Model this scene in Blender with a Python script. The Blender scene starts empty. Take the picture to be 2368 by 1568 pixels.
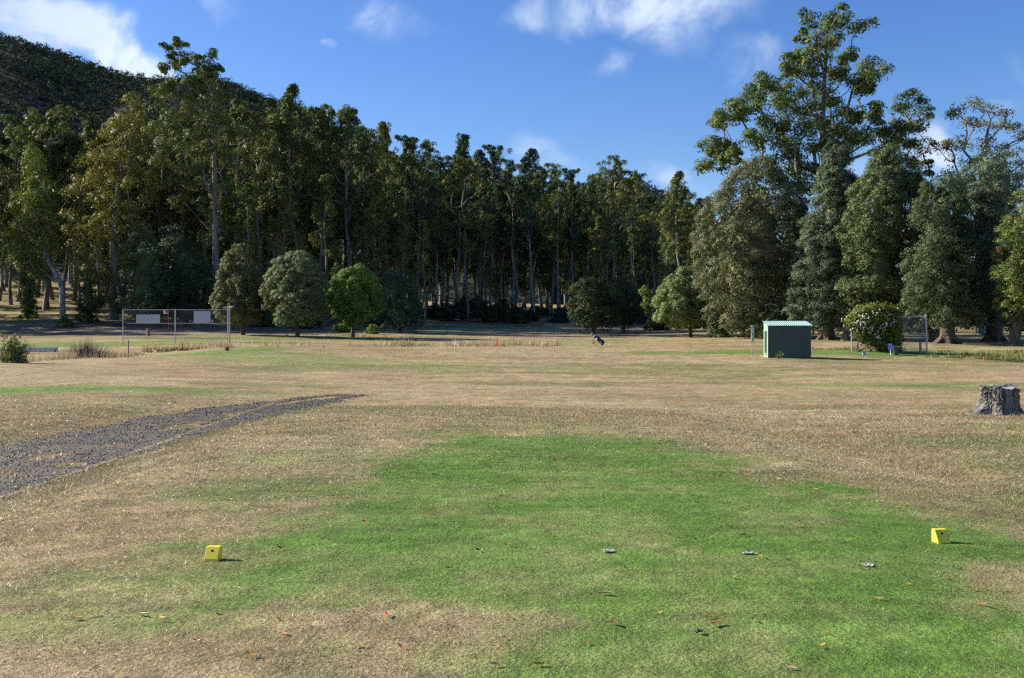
import bpy, math, random
import numpy as np
from mathutils import Vector, Matrix

# ------------------------------------------------------------------ camera, sky, sun, exposure
scene = bpy.context.scene
COL = scene.collection
R = math.radians
F = 1000.0            # focal length in pixels of a 1024 px wide frame
HZ = 328.0            # row of the horizon in that frame
CAM_Z = 1.6
cam_d = bpy.data.cameras.new('camera')
cam = bpy.data.objects.new('camera', cam_d)
COL.objects.link(cam)
cam.location = (0, 0, CAM_Z)
cam.rotation_euler = (R(90), 0, 0)
cam_d.sensor_width = 36.0
cam_d.lens = 36.0 * F / 1024.0
cam_d.shift_y = -(339.0 - HZ) / 1024.0
cam_d.clip_start = 0.05
cam_d.clip_end = 9000
scene.camera = cam

SUN_EL, SUN_PHI = 28.0, 16.0     # sun: to the left, a little ahead of the camera
SUN_DIR = Vector((-math.cos(R(SUN_PHI)) * math.cos(R(SUN_EL)), math.sin(R(SUN_PHI)) * math.cos(R(SUN_EL)), math.sin(R(SUN_EL))))
EXPOSURE = 1.1
scene.view_settings.view_transform = 'Standard'
scene.view_settings.look = 'None'
scene.view_settings.gamma = 1.0
scene.view_settings.use_curve_mapping = False
scene.view_settings.exposure = EXPOSURE

sl = bpy.data.lights.new('sun', 'SUN')
sl.energy = 4.6
sl.angle = R(0.5)
sl.color = (1.0, 0.92, 0.77)
so = bpy.data.objects.new('sun', sl)
COL.objects.link(so)
so.rotation_euler = SUN_DIR.to_track_quat('Z', 'Y').to_euler()


class NT:
    """tiny node-tree helper"""
    def __init__(self, tree):
        self.t = tree

    def n(self, kind, **props):
        nd = self.t.nodes.new(kind)
        for k, v in props.items():
            setattr(nd, k, v)
        return nd

    def link(self, a, b):
        self.t.links.new(a, b)

    def val(self, sock, v):
        if isinstance(v, bpy.types.NodeSocket):
            self.t.links.new(v, sock)
        else:
            sock.default_value = v

    def math(self, op, a, b=0.0, c=None, clamp=False):
        nd = self.n('ShaderNodeMath', operation=op, use_clamp=clamp)
        self.val(nd.inputs[0], a)
        self.val(nd.inputs[1], b)
        if c is not None:
            self.val(nd.inputs[2], c)
        return nd.outputs[0]

    def mix(self, f, a, b, mode='MIX'):
        nd = self.n('ShaderNodeMix', data_type='RGBA', blend_type=mode)
        self.val(nd.inputs[0], f)
        self.val(nd.inputs[6], a)
        self.val(nd.inputs[7], b)
        return nd.outputs[2]

    def noise(self, vec, scale, detail=3.0, rough=0.55, dist=0.0):
        nd = self.n('ShaderNodeTexNoise')
        if vec is not None:
            self.link(vec, nd.inputs['Vector'])
        nd.inputs['Scale'].default_value = scale
        nd.inputs['Detail'].default_value = detail
        nd.inputs['Roughness'].default_value = rough
        nd.inputs['Distortion'].default_value = dist
        return nd.outputs['Fac']

    def ramp(self, f, lo, hi, a=0.0, b=1.0, smooth=True):
        nd = self.n('ShaderNodeMapRange')
        nd.interpolation_type = 'SMOOTHSTEP' if smooth else 'LINEAR'
        self.val(nd.inputs['Value'], f)
        nd.inputs['From Min'].default_value = lo
        nd.inputs['From Max'].default_value = hi
        nd.inputs['To Min'].default_value = a
        nd.inputs['To Max'].default_value = b
        return nd.outputs['Result']


K = 1024.0 / 2367.0      # the pixel grid the measurements were taken in -> 1024 px frame

world = bpy.data.worlds.new("World")
scene.world = world
world.use_nodes = True
wt = NT(world.node_tree)
world.node_tree.nodes.clear()
sky = wt.n('ShaderNodeTexSky', sky_type='NISHITA')
sky.sun_disc = False
sky.sun_elevation = R(SUN_EL)
sky.sun_rotation = R(-90 + SUN_PHI)
sky.altitude = 100
sky.air_density = 1.0
sky.dust_density = 0.45
sky.ozone_density = 4.0
bg = wt.n('ShaderNodeBackground')
SKY_STRENGTH = 0.080
bg.inputs['Strength'].default_value = SKY_STRENGTH
wo = wt.n('ShaderNodeOutputWorld')
tc = wt.n('ShaderNodeTexCoord')
sep = wt.n('ShaderNodeSeparateXYZ')
wt.link(tc.outputs['Generated'], sep.inputs[0])
ysafe = wt.math('MAXIMUM', sep.outputs[1], 0.05)
ca = wt.math('DIVIDE', sep.outputs[0], ysafe)
cb = wt.math('DIVIDE', sep.outputs[2], ysafe)
comb = wt.n('ShaderNodeCombineXYZ')
wt.link(ca, comb.inputs[0])
wt.link(cb, comb.inputs[1])
warp = wt.n('ShaderNodeTexNoise')
wt.link(comb.outputs[0], warp.inputs['Vector'])
warp.inputs['Scale'].default_value = 9.0
warp.inputs['Detail'].default_value = 5.0
wsub = wt.n('ShaderNodeVectorMath', operation='SUBTRACT')
wt.link(warp.outputs['Color'], wsub.inputs[0])
wsub.inputs[1].default_value = (0.5, 0.5, 0.5)
wsc = wt.n('ShaderNodeVectorMath', operation='MULTIPLY')
wt.link(wsub.outputs[0], wsc.inputs[0])
wsc.inputs[1].default_value = (0.13, 0.10, 0.0)
wadd = wt.n('ShaderNodeVectorMath', operation='ADD')
wt.link(comb.outputs[0], wadd.inputs[0])
wt.link(wsc.outputs[0], wadd.inputs[1])
CLOUDS = [  # centre x, y, half length, half width, tilt (deg, downwards to the right), strength
    (40, 10, 270, 100, 25, .80), (205, 75, 290, 88, 36, .98), (325, 140, 165, 66, 36, .92), (40, 75, 110, 45, 10, .6),
    (1480, -10, 340, 115, 4, 0.70), (1270, 25, 190, 85, -4, 0.55), (1560, 40, 170, 95, 0, .55),
    (1425, 140, 95, 52, -5, 0.42), (1710, 130, 130, 100, 20, 0.36), (920, 35, 180, 75, 12, 0.40), (500, 0, 90, 45, 0, .35),
    (1265, 350, 120, 55, 18, 0.42), (1520, 415, 120, 60, 12, 0.55), (2150, 345, 95, 95, 0, 0.95), (2010, 390, 120, 50, 0, 0.5),
    (2330, 160, 110, 80, 0, 0.3), (772, 98, 45, 24, 0, 0.36), (1640, 440, 100, 30, 0, .4)]
acc = None
for (qx, qy, hl, hw, tilt, st) in CLOUDS:
    mp = wt.n('ShaderNodeMapping', vector_type='TEXTURE')
    wt.link(wadd.outputs[0], mp.inputs['Vector'])
    mp.inputs['Location'].default_value = ((qx * K - 512) / F, (HZ - qy * K) / F, 0)
    mp.inputs['Rotation'].default_value = (0, 0, -R(tilt))
    mp.inputs['Scale'].default_value = (hl * K / F, hw * K / F, 1)
    ln = wt.n('ShaderNodeVectorMath', operation='LENGTH')
    wt.link(mp.outputs[0], ln.inputs[0])
    g = wt.ramp(ln.outputs['Value'], 0.15, 1.15, st, 0.0)
    acc = g if acc is None else wt.math('MAXIMUM', acc, g)
front = wt.math('GREATER_THAN', sep.outputs[1], 0.06)
wisp = wt.noise(comb.outputs[0], 14.0, 7.0, 0.6, 0.6)
dens = wt.ramp(wt.math('MULTIPLY', acc, wt.ramp(wisp, 0.28, 0.68, 0.42, 1.28)), 0.10, 0.95, 0.0, 0.95)
dens = wt.math('MULTIPLY', dens, front, clamp=True)
cshade = wt.noise(comb.outputs[0], 7.0, 4.0, 0.5)
ccol = wt.mix(wt.ramp(cshade, 0.35, 0.65), (3.6, 4.4, 5.9, 1), (5.2, 5.9, 6.9, 1))
skycol = wt.n('ShaderNodeHueSaturation')
skycol.inputs['Saturation'].default_value = 1.22
skycol.inputs['Hue'].default_value = 0.514
wt.link(sky.outputs[0], skycol.inputs['Color'])
tot = wt.mix(dens, skycol.outputs[0], ccol)
wt.link(tot, bg.inputs['Color'])
wt.link(bg.outputs[0], wo.inputs['Surface'])

scene.render.engine = 'CYCLES'
cy = scene.cycles
cy.max_bounces = 5
cy.diffuse_bounces = 3
cy.glossy_bounces = 2
cy.transmission_bounces = 3
cy.transparent_max_bounces = 4
cy.caustics_reflective = False
cy.caustics_refractive = False
cy.use_adaptive_sampling = True
cy.adaptive_threshold = 0.015
cy.use_denoising = False
cy.filter_width = 1.4

# ------------------------------------------------------------------ numeric helpers
rng = np.random.RandomState(7)
random.seed(7)


def smooth(a, b, x):
    t = np.clip((x - a) / (b - a), 0, 1)
    return t * t * (3 - 2 * t)


def vnoise(x, y, seed=0):
    xi = np.floor(x).astype(np.int64)
    yi = np.floor(y).astype(np.int64)
    fx = x - xi
    fy = y - yi
    fx = fx * fx * (3 - 2 * fx)
    fy = fy * fy * (3 - 2 * fy)

    def h(a, b):
        n = (a * 374761393 + b * 668265263 + seed * 1442695041) & 0x7fffffff
        n = ((n ^ (n >> 13)) * 1274126177) & 0x7fffffff
        n = (n ^ (n >> 16)) & 0xffff
        return n / 65535.0
    return (h(xi, yi) * (1 - fx) + h(xi + 1, yi) * fx) * (1 - fy) + (h(xi, yi + 1) * (1 - fx) + h(xi + 1, yi + 1) * fx) * fy


def fbm(x, y, s, seed=0, octv=4):
    t, a, n = 0, 0.5, 0
    for k in range(octv):
        t = t + a * vnoise(x * s * 2 ** k + 31.7 * k, y * s * 2 ** k + 17.3 * k, seed + k)
        n += a
        a *= 0.5
    return t / n


# terrain control points: per column (u in the 1024 frame) a list of (distance, height)
TC = {
    0: [(3, -.5), (10, -.5), (20, -.5), (30, -.32), (38, -.07), (45, .11), (52, -.35), (58, -.5), (70, -.3), (80, -.16), (87, .08), (105, 1.13), (120, 2.3), (135, 4.0), (150, 5.95), (200, 11), (300, 15)],
    128: [(3, -.5), (10, -.5), (20, -.5), (30, -.26), (40, -.1), (52, .14), (59, -.2), (64, -.35), (75, -.12), (85, .15), (100, 1.0), (115, 1.95), (130, 3.5), (150, 5.3), (200, 10), (300, 14)],
    256: [(3, -.5), (10, -.5), (20, -.5), (30, -.38), (45, -.29), (55, .1), (62, .39), (68, .25), (74, 0.0), (85, .5), (100, 1.0), (115, 1.5), (150, 3.7), (200, 8), (300, 12)],
    384: [(3, -.5), (10, -.5), (20, -.5), (30, -.5), (45, -.33), (65, .04), (80, .24), (95, .6), (110, 1.05), (130, 1.6), (160, 3.5), (220, 6.5), (300, 10)],
    512: [(3, -.5), (10, -.5), (20, -.5), (30, -.5), (45, -.38), (65, -.03), (80, .16), (100, .7), (120, 1.0), (140, 1.9), (170, 4), (220, 6), (300, 9)],
    640: [(3, -.5), (10, -.5), (20, -.55), (30, -.55), (45, -.43), (65, -.15), (80, .08), (100, .6), (120, .9), (150, 2.2), (200, 4.8), (300, 8)],
    768: [(3, -.5), (10, -.55), (20, -.6), (30, -.6), (45, -.56), (58, -.25), (68, -.03), (85, .41), (100, 1.0), (150, 2.5), (200, 4), (300, 6)],
    896: [(3, -.20), (10, -.22), (15, -.31), (20, -.45), (30, -.6), (45, -.5), (58, -.28), (64, -.5), (70, .1), (85, .5), (100, .8), (150, 2), (300, 4)],
    1024: [(3, -.20), (10, -.22), (15, -.31), (20, -.45), (25, -.58), (45, -.47), (57, -.44), (63, -.62), (69.5, .04), (85, .5), (100, .8), (150, 1.5), (300, 3)],
}
TC[-350] = TC[0]
TC[1400] = TC[1024]
pts, zs = [], []
for u, prof in TC.items():
    for (y, z) in prof + [(700, prof[-1][1] + 2), (3000, prof[-1][1])]:
        pts.append((u / 100.0, math.log(y) * 5.0))
        zs.append(z)
RP = np.array(pts)
_d = np.sqrt(((RP[:, None] - RP[None]) ** 2).sum(-1))
RW = np.linalg.solve(_d + 1e-6 * np.eye(len(RP)), np.array(zs))


def ground_z(x, y):
    x = np.asarray(x, float)
    y = np.asarray(y, float)
    shp = np.broadcast(x, y).shape
    x = np.broadcast_to(x, shp).ravel()
    y = np.broadcast_to(y, shp).ravel()
    yc = np.clip(y, 3.0, 3000)
    u = np.clip(512 + F * x / yc, -350, 1400) / 100.0
    t = np.log(yc) * 5.0
    out = np.empty(len(x))
    for i in range(0, len(x), 40000):
        s = slice(i, i + 40000)
        d = np.sqrt((u[s, None] - RP[None, :, 0]) ** 2 + (t[s, None] - RP[None, :, 1]) ** 2)
        out[s] = d @ RW
    # the raised tee platform the camera stands on
    f = (1 - smooth(3.3, 5.7, x)) * smooth(-6.3, -4.2, x) * (1 - smooth(16, 30, y))
    out = out * (1 - f) + f * (-0.03 * (x / 4) ** 2)
    # shallow cutting of the gravel track, with a little bank on its far side
    tr = smooth(-6.2, -6.8, x) * smooth(-10.2, -9.4, x) * (1 - smooth(27, 33, y))
    out = out - 0.10 * tr
    amp = np.clip(y / 40.0, 0.25, 1.0)
    out = out + amp * (0.10 * (fbm(x, y, 0.16, 3, 3) - 0.5) + 0.16 * (fbm(x, y, 0.06, 4, 2) - 0.5) * smooth(18, 32, y) * (1 - smooth(85, 110, y)))
    return out.reshape(shp)


def gz(x, y):
    return float(ground_z(np.array([x]), np.array([y]))[0])


def px(u, v, y):
    """pixel of the 1024 frame + distance -> world"""
    return np.array([(u - 512) * y / F, y, CAM_Z - (v - HZ) * y / F])


def q(qx, qy, y):
    return px(qx * K, qy * K, y)


def on_ground(qx, qy, y):
    x = (qx * K - 512) * y / F
    return np.array([x, y, gz(x, y)])


_ys = np.exp(np.linspace(math.log(3.2), math.log(200), 700))


def hit(u, v):
    """where the ray through a pixel meets the ground"""
    x = (u - 512) * _ys / F
    z = ground_z(x, _ys)
    vv = HZ + F * (CAM_Z - z) / _ys
    k = int(np.argmax(vv <= v))
    if k == 0:
        k = 1
    y = _ys[k]
    return np.array([(u - 512) * y / F, y, z[k]])


# ------------------------------------------------------------------ mesh helpers
NORMALS = {}


def mk(name, parts, mats, parent=None, shade=False, attr=None):
    """parts: list of (V, F, material index) -> ONE mesh object"""
    Vs, loops, starts, mi = [], [], [], []
    Ns, Sm, has = [], [], False
    off = 0
    ls = 0
    for (V, Fc, m) in parts:
        nn = NORMALS.pop(id(V), None)
        V = np.asarray(V, np.float32).reshape(-1, 3)
        if nn is not None:
            has = True
        Ns.append(nn[1] if nn is not None else np.zeros((len(V), 3), np.float32))
        Sm.append(np.full(len(Fc), True if nn is not None else bool(shade)))
        Vs.append(V)
        if isinstance(Fc, np.ndarray):
            k = Fc.shape[1]
            loops.append((Fc + off).ravel())
            starts.append(ls + np.arange(len(Fc)) * k)
            ls += Fc.size
            mi.append(np.full(len(Fc), m))
        else:
            for f in Fc:
                loops.append(np.array(f) + off)
                starts.append(np.array([ls]))
                ls += len(f)
            mi.append(np.full(len(Fc), m))
        off += len(V)
    V = np.concatenate(Vs)
    L = np.concatenate(loops).astype(np.int32)
    S = np.concatenate(starts).astype(np.int32)
    M = np.concatenate(mi).astype(np.int32)
    me = bpy.data.meshes.new(name)
    me.vertices.add(len(V))
    me.vertices.foreach_set('co', V.ravel())
    me.loops.add(len(L))
    me.loops.foreach_set('vertex_index', L)
    me.polygons.add(len(S))
    me.polygons.foreach_set('loop_start', S)
    me.polygons.foreach_set('material_index', M)
    me.polygons.foreach_set('use_smooth', np.concatenate(Sm))
    if attr is not None:
        for an, arr in attr.items():
            at = me.color_attributes.new(an, 'FLOAT_COLOR', 'POINT')
            at.data.foreach_set('color', np.asarray(arr, np.float32).ravel())
    for m in (mats if isinstance(mats, (list, tuple)) else [mats]):
        me.materials.append(m)
    me.update(calc_edges=True)
    if has:
        me.normals_split_custom_set_from_vertices(np.concatenate(Ns))
    o = bpy.data.objects.new(name, me)
    COL.objects.link(o)
    if parent is not None:
        o.parent = parent
    return o


def thing(name, label, cat, loc=(0, 0, 0), rz=0.0, group=None):
    o = bpy.data.objects.new(name, None)
    o.empty_display_size = 0.2
    COL.objects.link(o)
    o.location = tuple(float(a) for a in loc)
    o.rotation_euler = (0, 0, rz)
    tag(o, label, cat, group)
    return o


def tag(o, label=None, cat=None, group=None, kind=None):
    if label:
        o['label'] = label
    if cat:
        o['category'] = cat
    if group:
        o['group'] = group
    if kind:
        o['kind'] = kind
    return o


def box(cx, cy, cz, sx, sy, sz):
    x, y, z = sx / 2, sy / 2, sz / 2
    V = np.array([[-x, -y, -z], [x, -y, -z], [x, y, -z], [-x, y, -z], [-x, -y, z], [x, -y, z], [x, y, z], [-x, y, z]]) + [cx, cy, cz]
    Fq = np.array([[0, 3, 2, 1], [4, 5, 6, 7], [0, 1, 5, 4], [1, 2, 6, 5], [2, 3, 7, 6], [3, 0, 4, 7]])
    return V, Fq


def tube(P, Rr, sides=6, cap=True):
    P = np.asarray(P, float)
    Rr = np.broadcast_to(np.asarray(Rr, float), (len(P),))
    T = np.gradient(P, axis=0)
    T /= np.linalg.norm(T, axis=1)[:, None] + 1e-9
    ref = np.array([0.0, 0, 1]) if abs(T[:, 2]).mean() < 0.8 else np.array([1.0, 0, 0])
    A = np.cross(T, ref)
    A /= np.linalg.norm(A, axis=1)[:, None] + 1e-9
    B = np.cross(T, A)
    an = np.arange(sides) * 2 * math.pi / sides
    V = P[:, None] + Rr[:, None, None] * (A[:, None] * np.cos(an)[None, :, None] + B[:, None] * np.sin(an)[None, :, None])
    V = V.reshape(-1, 3)
    i = np.arange(len(P) - 1)[:, None] * sides
    j = np.arange(sides)[None]
    Fq = np.stack([i + j, i + (j + 1) % sides, i + sides + (j + 1) % sides, i + sides + j], -1).reshape(-1, 4)
    if not cap:
        return [(V, Fq, 0)]
    n = len(V)
    V2 = np.concatenate([V[:sides], V[-sides:]])
    return [(V, Fq, 0), (V2, [list(range(sides))[::-1], list(range(sides, 2 * sides))], 0)]


def setm(parts, m):
    return [(a, b, m) for (a, b, _) in parts]


def unit(a):
    return a / (np.linalg.norm(a, axis=-1, keepdims=True) + 1e-9)


def cards(rs, C, Rd, npp, size, hang=0.0, squash=0.8, low=-0.35, aspect=0.45, lo=0.5, jit=0.55, up=0.2):
    """leaf-sized rhombic faces filling puffs at C with radii Rd"""
    n = len(C)
    N = n * npp
    c = np.repeat(C, npp, 0)
    r = np.repeat(Rd, npp)
    d = unit(rs.normal(size=(N, 3)))
    flip = (d[:, 2] < low) & (rs.rand(N) < 0.75)
    d[flip, 2] *= -1
    rad = r * (lo + (1.12 - lo) * np.sqrt(rs.rand(N)))
    p = c + d * rad[:, None] * np.array([1, 1, squash])
    nr = unit(d + jit * rs.normal(size=(N, 3)) + np.array([0, 0, up]))
    t = rs.normal(size=(N, 3)) + np.array([0, 0, -hang])
    t = unit(t - (t * nr).sum(1)[:, None] * nr)
    b = -np.cross(nr, t)
    L = size * (0.55 + 0.9 * rs.rand(N))
    W = L * aspect * (0.7 + 0.6 * rs.rand(N))
    tl, bw = t * (L / 2)[:, None], b * (W / 2)[:, None]
    V = np.ascontiguousarray(np.stack([p - tl, p + bw, p + tl, p - bw], 1).reshape(-1, 3), dtype=np.float32)
    sn = unit(d * 0.75 + nr * 0.32 + np.array([0, 0, 0.12]))
    NORMALS[id(V)] = (V, np.repeat(sn, 4, 0).astype(np.float32))
    Fq = np.arange(N * 4).reshape(-1, 4)
    return V, Fq


def skeleton(rs, trunk, tr_r, P, tip=0.025, sides=5, bend=0.12, gain=0.42, rmax=None):
    """join puff centres P to the trunk by a greedy branching tree; returns tube parts"""
    nodes = [np.array(t) for t in trunk]
    par = [-1] + list(range(len(trunk) - 1))
    nt = len(trunk)
    TR = np.array(trunk)
    dist = np.array([np.min(np.linalg.norm((TR - p) * [1, 1, 0.6], axis=1)) for p in P])
    for i in np.argsort(dist):
        p = P[i]
        A = np.array(nodes)
        h = np.linalg.norm((A - p)[:, :2], axis=1)
        cost = np.linalg.norm(A - p, axis=1) + 2.0 * np.maximum(0, A[:, 2] - (p[2] - 0.45 * h))
        cost[:nt] *= 0.9
        cost[0] += 50
        par.append(int(np.argmin(cost)))
        nodes.append(p)
    cnt = np.ones(len(nodes))
    for k in range(len(nodes) - 1, nt - 1, -1):
        cnt[par[k]] += cnt[k]
    out = tube(trunk, tr_r, 9)
    for k in range(nt, len(nodes)):
        a, b = nodes[par[k]], nodes[k]
        ra = tip * cnt[k] ** gain * 1.25
        if rmax:
            ra = min(ra, rmax)
        L = np.linalg.norm(b - a)
        m = (a + b) / 2 + rs.normal(size=3) * L * bend + np.array([0, 0, -0.06 * L])
        out += tube([a, m, b], [ra * 1.15, ra, ra * 0.7], sides, False)
    return out


# ------------------------------------------------------------------ materials
def mat(name):
    m = bpy.data.materials.new(name)
    m.use_nodes = True
    t = NT(m.node_tree)
    b = m.node_tree.nodes['Principled BSDF']
    return m, t, b


def plain(name, col, rough=0.6, metal=0.0, var=0.15, scale=8.0, bump=0.0, spec=0.4):
    m, t, b = mat(name)
    co = t.n('ShaderNodeTexCoord').outputs['Object']
    n1 = t.noise(co, scale, 4.0, 0.6)
    c = t.mix(t.ramp(n1, 0.3, 0.7), tuple(x * (1 - var) for x in col) + (1,), tuple(min(1, x * (1 + var)) for x in col) + (1,))
    t.link(c, b.inputs['Base Color'])
    b.inputs['Roughness'].default_value = rough
    b.inputs['Metallic'].default_value = metal
    b.inputs['Specular IOR Level'].default_value = spec
    if bump:
        bp = t.n('ShaderNodeBump')
        bp.inputs['Strength'].default_value = bump
        t.link(t.noise(co, scale * 4, 4.0, 0.6), bp.inputs['Height'])
        t.link(bp.outputs[0], b.inputs['Normal'])
    return m


LEAF_GAIN = 1.5


def leaf_mat(name, var=0.30, yellow=0.35, rough=0.6, trans=0.18, spec=0.12):
    """leaf colour comes from the object's own colour, varied leaf by leaf"""
    m, t, b = mat(name)
    oi = t.n('ShaderNodeObjectInfo')
    ge = t.n('ShaderNodeNewGeometry')
    rnd = ge.outputs['Random Per Island']
    base = t.mix(1.0, oi.outputs['Color'], (LEAF_GAIN, LEAF_GAIN, LEAF_GAIN * .95, 1), 'MULTIPLY')
    yel = t.mix(1.0, base, (1.32, 1.12, 0.70, 1), 'MULTIPLY')
    c = t.mix(t.math('MULTIPLY', t.ramp(rnd, 0.45, 1.0), yellow), base, yel)
    n1 = t.noise(t.n('ShaderNodeTexCoord').outputs['Object'], 0.45, 2.0)
    k = t.math('MULTIPLY', t.math('MULTIPLY_ADD', t.math('FRACT', t.math('MULTIPLY', rnd, 37.0)), 2 * var, 1 - var), t.ramp(n1, 0.3, 0.7, 0.75, 1.25))
    hs = t.n('ShaderNodeHueSaturation')
    t.link(c, hs.inputs['Color'])
    t.link(k, hs.inputs['Value'])
    t.link(hs.outputs[0], b.inputs['Base Color'])
    b.inputs['Roughness'].default_value = rough
    b.inputs['Specular IOR Level'].default_value = spec
    tl = t.n('ShaderNodeBsdfTranslucent')
    tc2 = t.mix(1.0, hs.outputs[0], (1.3, 1.35, 0.6, 1), 'MULTIPLY')
    t.link(tc2, tl.inputs['Color'])
    mx = t.n('ShaderNodeMixShader')
    mx.inputs[0].default_value = trans
    t.link(b.outputs[0], mx.inputs[1])
    t.link(tl.outputs[0], mx.inputs[2])
    t.link(mx.outputs[0], m.node_tree.nodes['Material Output'].inputs['Surface'])
    return m


def bark_mat(name, a, b2, sx=3.0, sz=0.5, rough=0.85, bump=0.5):
    m, t, b = mat(name)
    mp = t.n('ShaderNodeMapping')
    t.link(t.n('ShaderNodeTexCoord').outputs['Object'], mp.inputs['Vector'])
    mp.inputs['Scale'].default_value = (sx, sx, sz)
    n1 = t.noise(mp.outputs[0], 1.0, 6.0, 0.65, 0.4)
    c = t.mix(t.ramp(n1, 0.35, 0.65), a + (1,), b2 + (1,))
    t.link(c, b.inputs['Base Color'])
    b.inputs['Roughness'].default_value = rough
    bp = t.n('ShaderNodeBump')
    bp.inputs['Strength'].default_value = bump
    bp.inputs['Distance'].default_value = 0.05
    t.link(t.noise(mp.outputs[0], 4.0, 5.0, 0.6), bp.inputs['Height'])
    t.link(bp.outputs[0], b.inputs['Normal'])
    return m


M_leaf = leaf_mat('leaf')
M_leaf_dense = leaf_mat('leaf_dense', var=0.28, yellow=0.25, rough=0.6, trans=0.12, spec=0.18)
M_leaf_far = leaf_mat('leaf_far', var=0.3, yellow=0.2, rough=0.9, trans=0.1, spec=0.02)
M_gum = bark_mat('gum_bark', (0.27, 0.245, 0.21), (0.085, 0.068, 0.055), 2.5, 0.25)
M_dark = bark_mat('dark_bark', (0.055, 0.042, 0.033), (0.11, 0.08, 0.06), 5.0, 0.8)
M_red = bark_mat('stringy_bark', (0.12, 0.075, 0.05), (0.20, 0.135, 0.10), 6.0, 0.4)
M_steel = plain('galvanised_steel', (0.42, 0.43, 0.45), 0.45, 0.35, 0.12, 12)
M_wire = plain('fence_wire', (0.20, 0.205, 0.21), 0.6, 0.2, 0.1, 12)
M_board = plain('weathered_white_board', (0.38, 0.41, 0.46), 0.6, 0, 0.06, 2)
M_yellow = plain('yellow_paint', (0.84, 0.68, 0.06), 0.5, 0, 0.05, 30, 0.05)
_t = NT(M_yellow.node_tree)
_b = M_yellow.node_tree.nodes['Principled BSDF']
_old = _b.inputs['Base Color'].links[0].from_socket
_co = _t.n('ShaderNodeTexCoord').outputs['Object']
_mp = _t.n('ShaderNodeMapping')
_t.link(_co, _mp.inputs['Vector'])
_mp.inputs['Scale'].default_value = (60, 60, 14)
_sc = _t.ramp(_t.noise(_mp.outputs[0], 1.0, 4.0, .65), .62, .70, 0, .28)
_t.link(_t.mix(_sc, _old, (0.22, 0.17, 0.06, 1)), _b.inputs['Base Color'])
M_redp = plain('red_paint', (0.55, 0.045, 0.03), 0.5, 0, 0.15, 20)
M_pinkred = plain('faded_red_paint', (0.42, 0.05, 0.05), 0.6, 0, 0.12, 20)
M_bluep = plain('blue_paint', (0.05, 0.30, 0.75), 0.5, 0, 0.1, 20)
M_wood = bark_mat('grey_timber', (0.24, 0.22, 0.19), (0.13, 0.115, 0.10), 12.0, 1.5)
M_black = plain('black_nylon', (0.012, 0.012, 0.018), 0.5, 0, 0.3, 12)
M_white = plain('white_paint', (0.78, 0.78, 0.76), 0.5, 0, 0.04, 12)
M_hole = plain('hole_shadow_paint', (0.10, 0.07, 0.02), 0.9, 0, 0.2, 12)
M_concrete = plain('concrete', (0.42, 0.41, 0.39), 0.9, 0, 0.15, 6, 0.3)

# ------------------------------------------------------------------ ground
GREEN_POLY = np.array([(-1.0, 14.6), (-1.1, 13.4), (-1.45, 11.5), (-1.3, 9.6), (-1.9, 8.2), (-2.45, 7.4), (-2.6, 6.6), (-2.3, 6.0), (-1.3, 6.05), (-.6, 5.7),
                       (-.5, 5.1), (-.5, 4.5), (-.4, 3.0), (3.2, 3.0), (3.0, 5.0), (2.9, 6.2), (3.5, 6.9), (4.6, 7.3), (3.9, 8.7), (3.1, 9.7), (2.6, 11.3), (2.3, 14.3), (1.0, 15.2)])
GREEN2 = [  # softer, half-dry lawns: x, y, rx, ry, strength
    (-2.6, 10.0, 1.0, 1.3, .42), (-2.4, 12.6, 1.2, 1.0, .35), (-2.6, 5.4, 1.3, .35, .45), (-3.3, 6.1, .9, .3, .3), (3.4, 5.6, 1.2, .9, .4), (0.6, 16.2, 2.2, 1.6, .28),
    (-14.6, 30.5, 6.0, 1.5, .95), (-9.5, 31.0, 3.0, 1.0, .5), (-17.6, 60, 4.6, 4.2, .85), (-11, 52, 7, 4.5, .5), (-3, 53, 8, 1.6, .35), (-14, 57, 4, 3, .6),
    (20.5, 67.5, 13.5, 4.2, .95), (31, 66.5, 6, 2.0, .75), (-40, 86, 16, 4.5, .8), (-25, 88, 9, 4, .6), (-17, 92, 8, 4, .45), (0.5, 83, 9, 3.5, .42), (6, 88, 8, 3, .25),
    (-1.1, 23.5, 1.6, .6, .5), (15, 27.5, 3.6, .9, .5), (6.9, 30.5, 3, .8, .3), (14.5, 38, 6, 1.2, .4), (23, 60, 10, 1.0, .5), (-2, 48, 6, 1.0, .35), (10.5, 21, 1.4, .8, .4),
    (7.6, 13.5, 1.6, 1.6, .38), (8.5, 17.0, 2.0, 1.6, .22), (6.3, 10.5, 1.3, 1.2, .42), (36, 70, 8, 1.5, .6), (-30, 95, 12, 3, .3), (32, 63.5, 5, 1.5, .45)]
GRAVEL_POLY = np.array([(-6.55, 4.0), (-6.45, 12.0), (-6.1, 16.5), (-5.2, 23.0), (-4.6, 29.0), (-4.4, 31.5), (-5.5, 31.8), (-7.0, 29.2), (-8.9, 24.5), (-9.75, 19.0), (-9.95, 14.0), (-9.9, 4.0)])


def poly_sd(x, y, P):
    """signed distance to polygon, positive inside"""
    d2 = np.full(x.shape, 1e9)
    ins = np.zeros(x.shape, bool)
    for i in range(len(P)):
        a, b = P[i], P[(i + 1) % len(P)]
        e = b - a
        wx, wy = x - a[0], y - a[1]
        t = np.clip((wx * e[0] + wy * e[1]) / (e @ e), 0, 1)
        d2 = np.minimum(d2, (wx - t * e[0]) ** 2 + (wy - t * e[1]) ** 2)
        c = ((a[1] > y) != (b[1] > y)) & (x < (b[0] - a[0]) * (y - a[1]) / (b[1] - a[1] + 1e-12) + a[0])
        ins ^= c
    d = np.sqrt(d2)
    return np.where(ins, d, -d)


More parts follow.
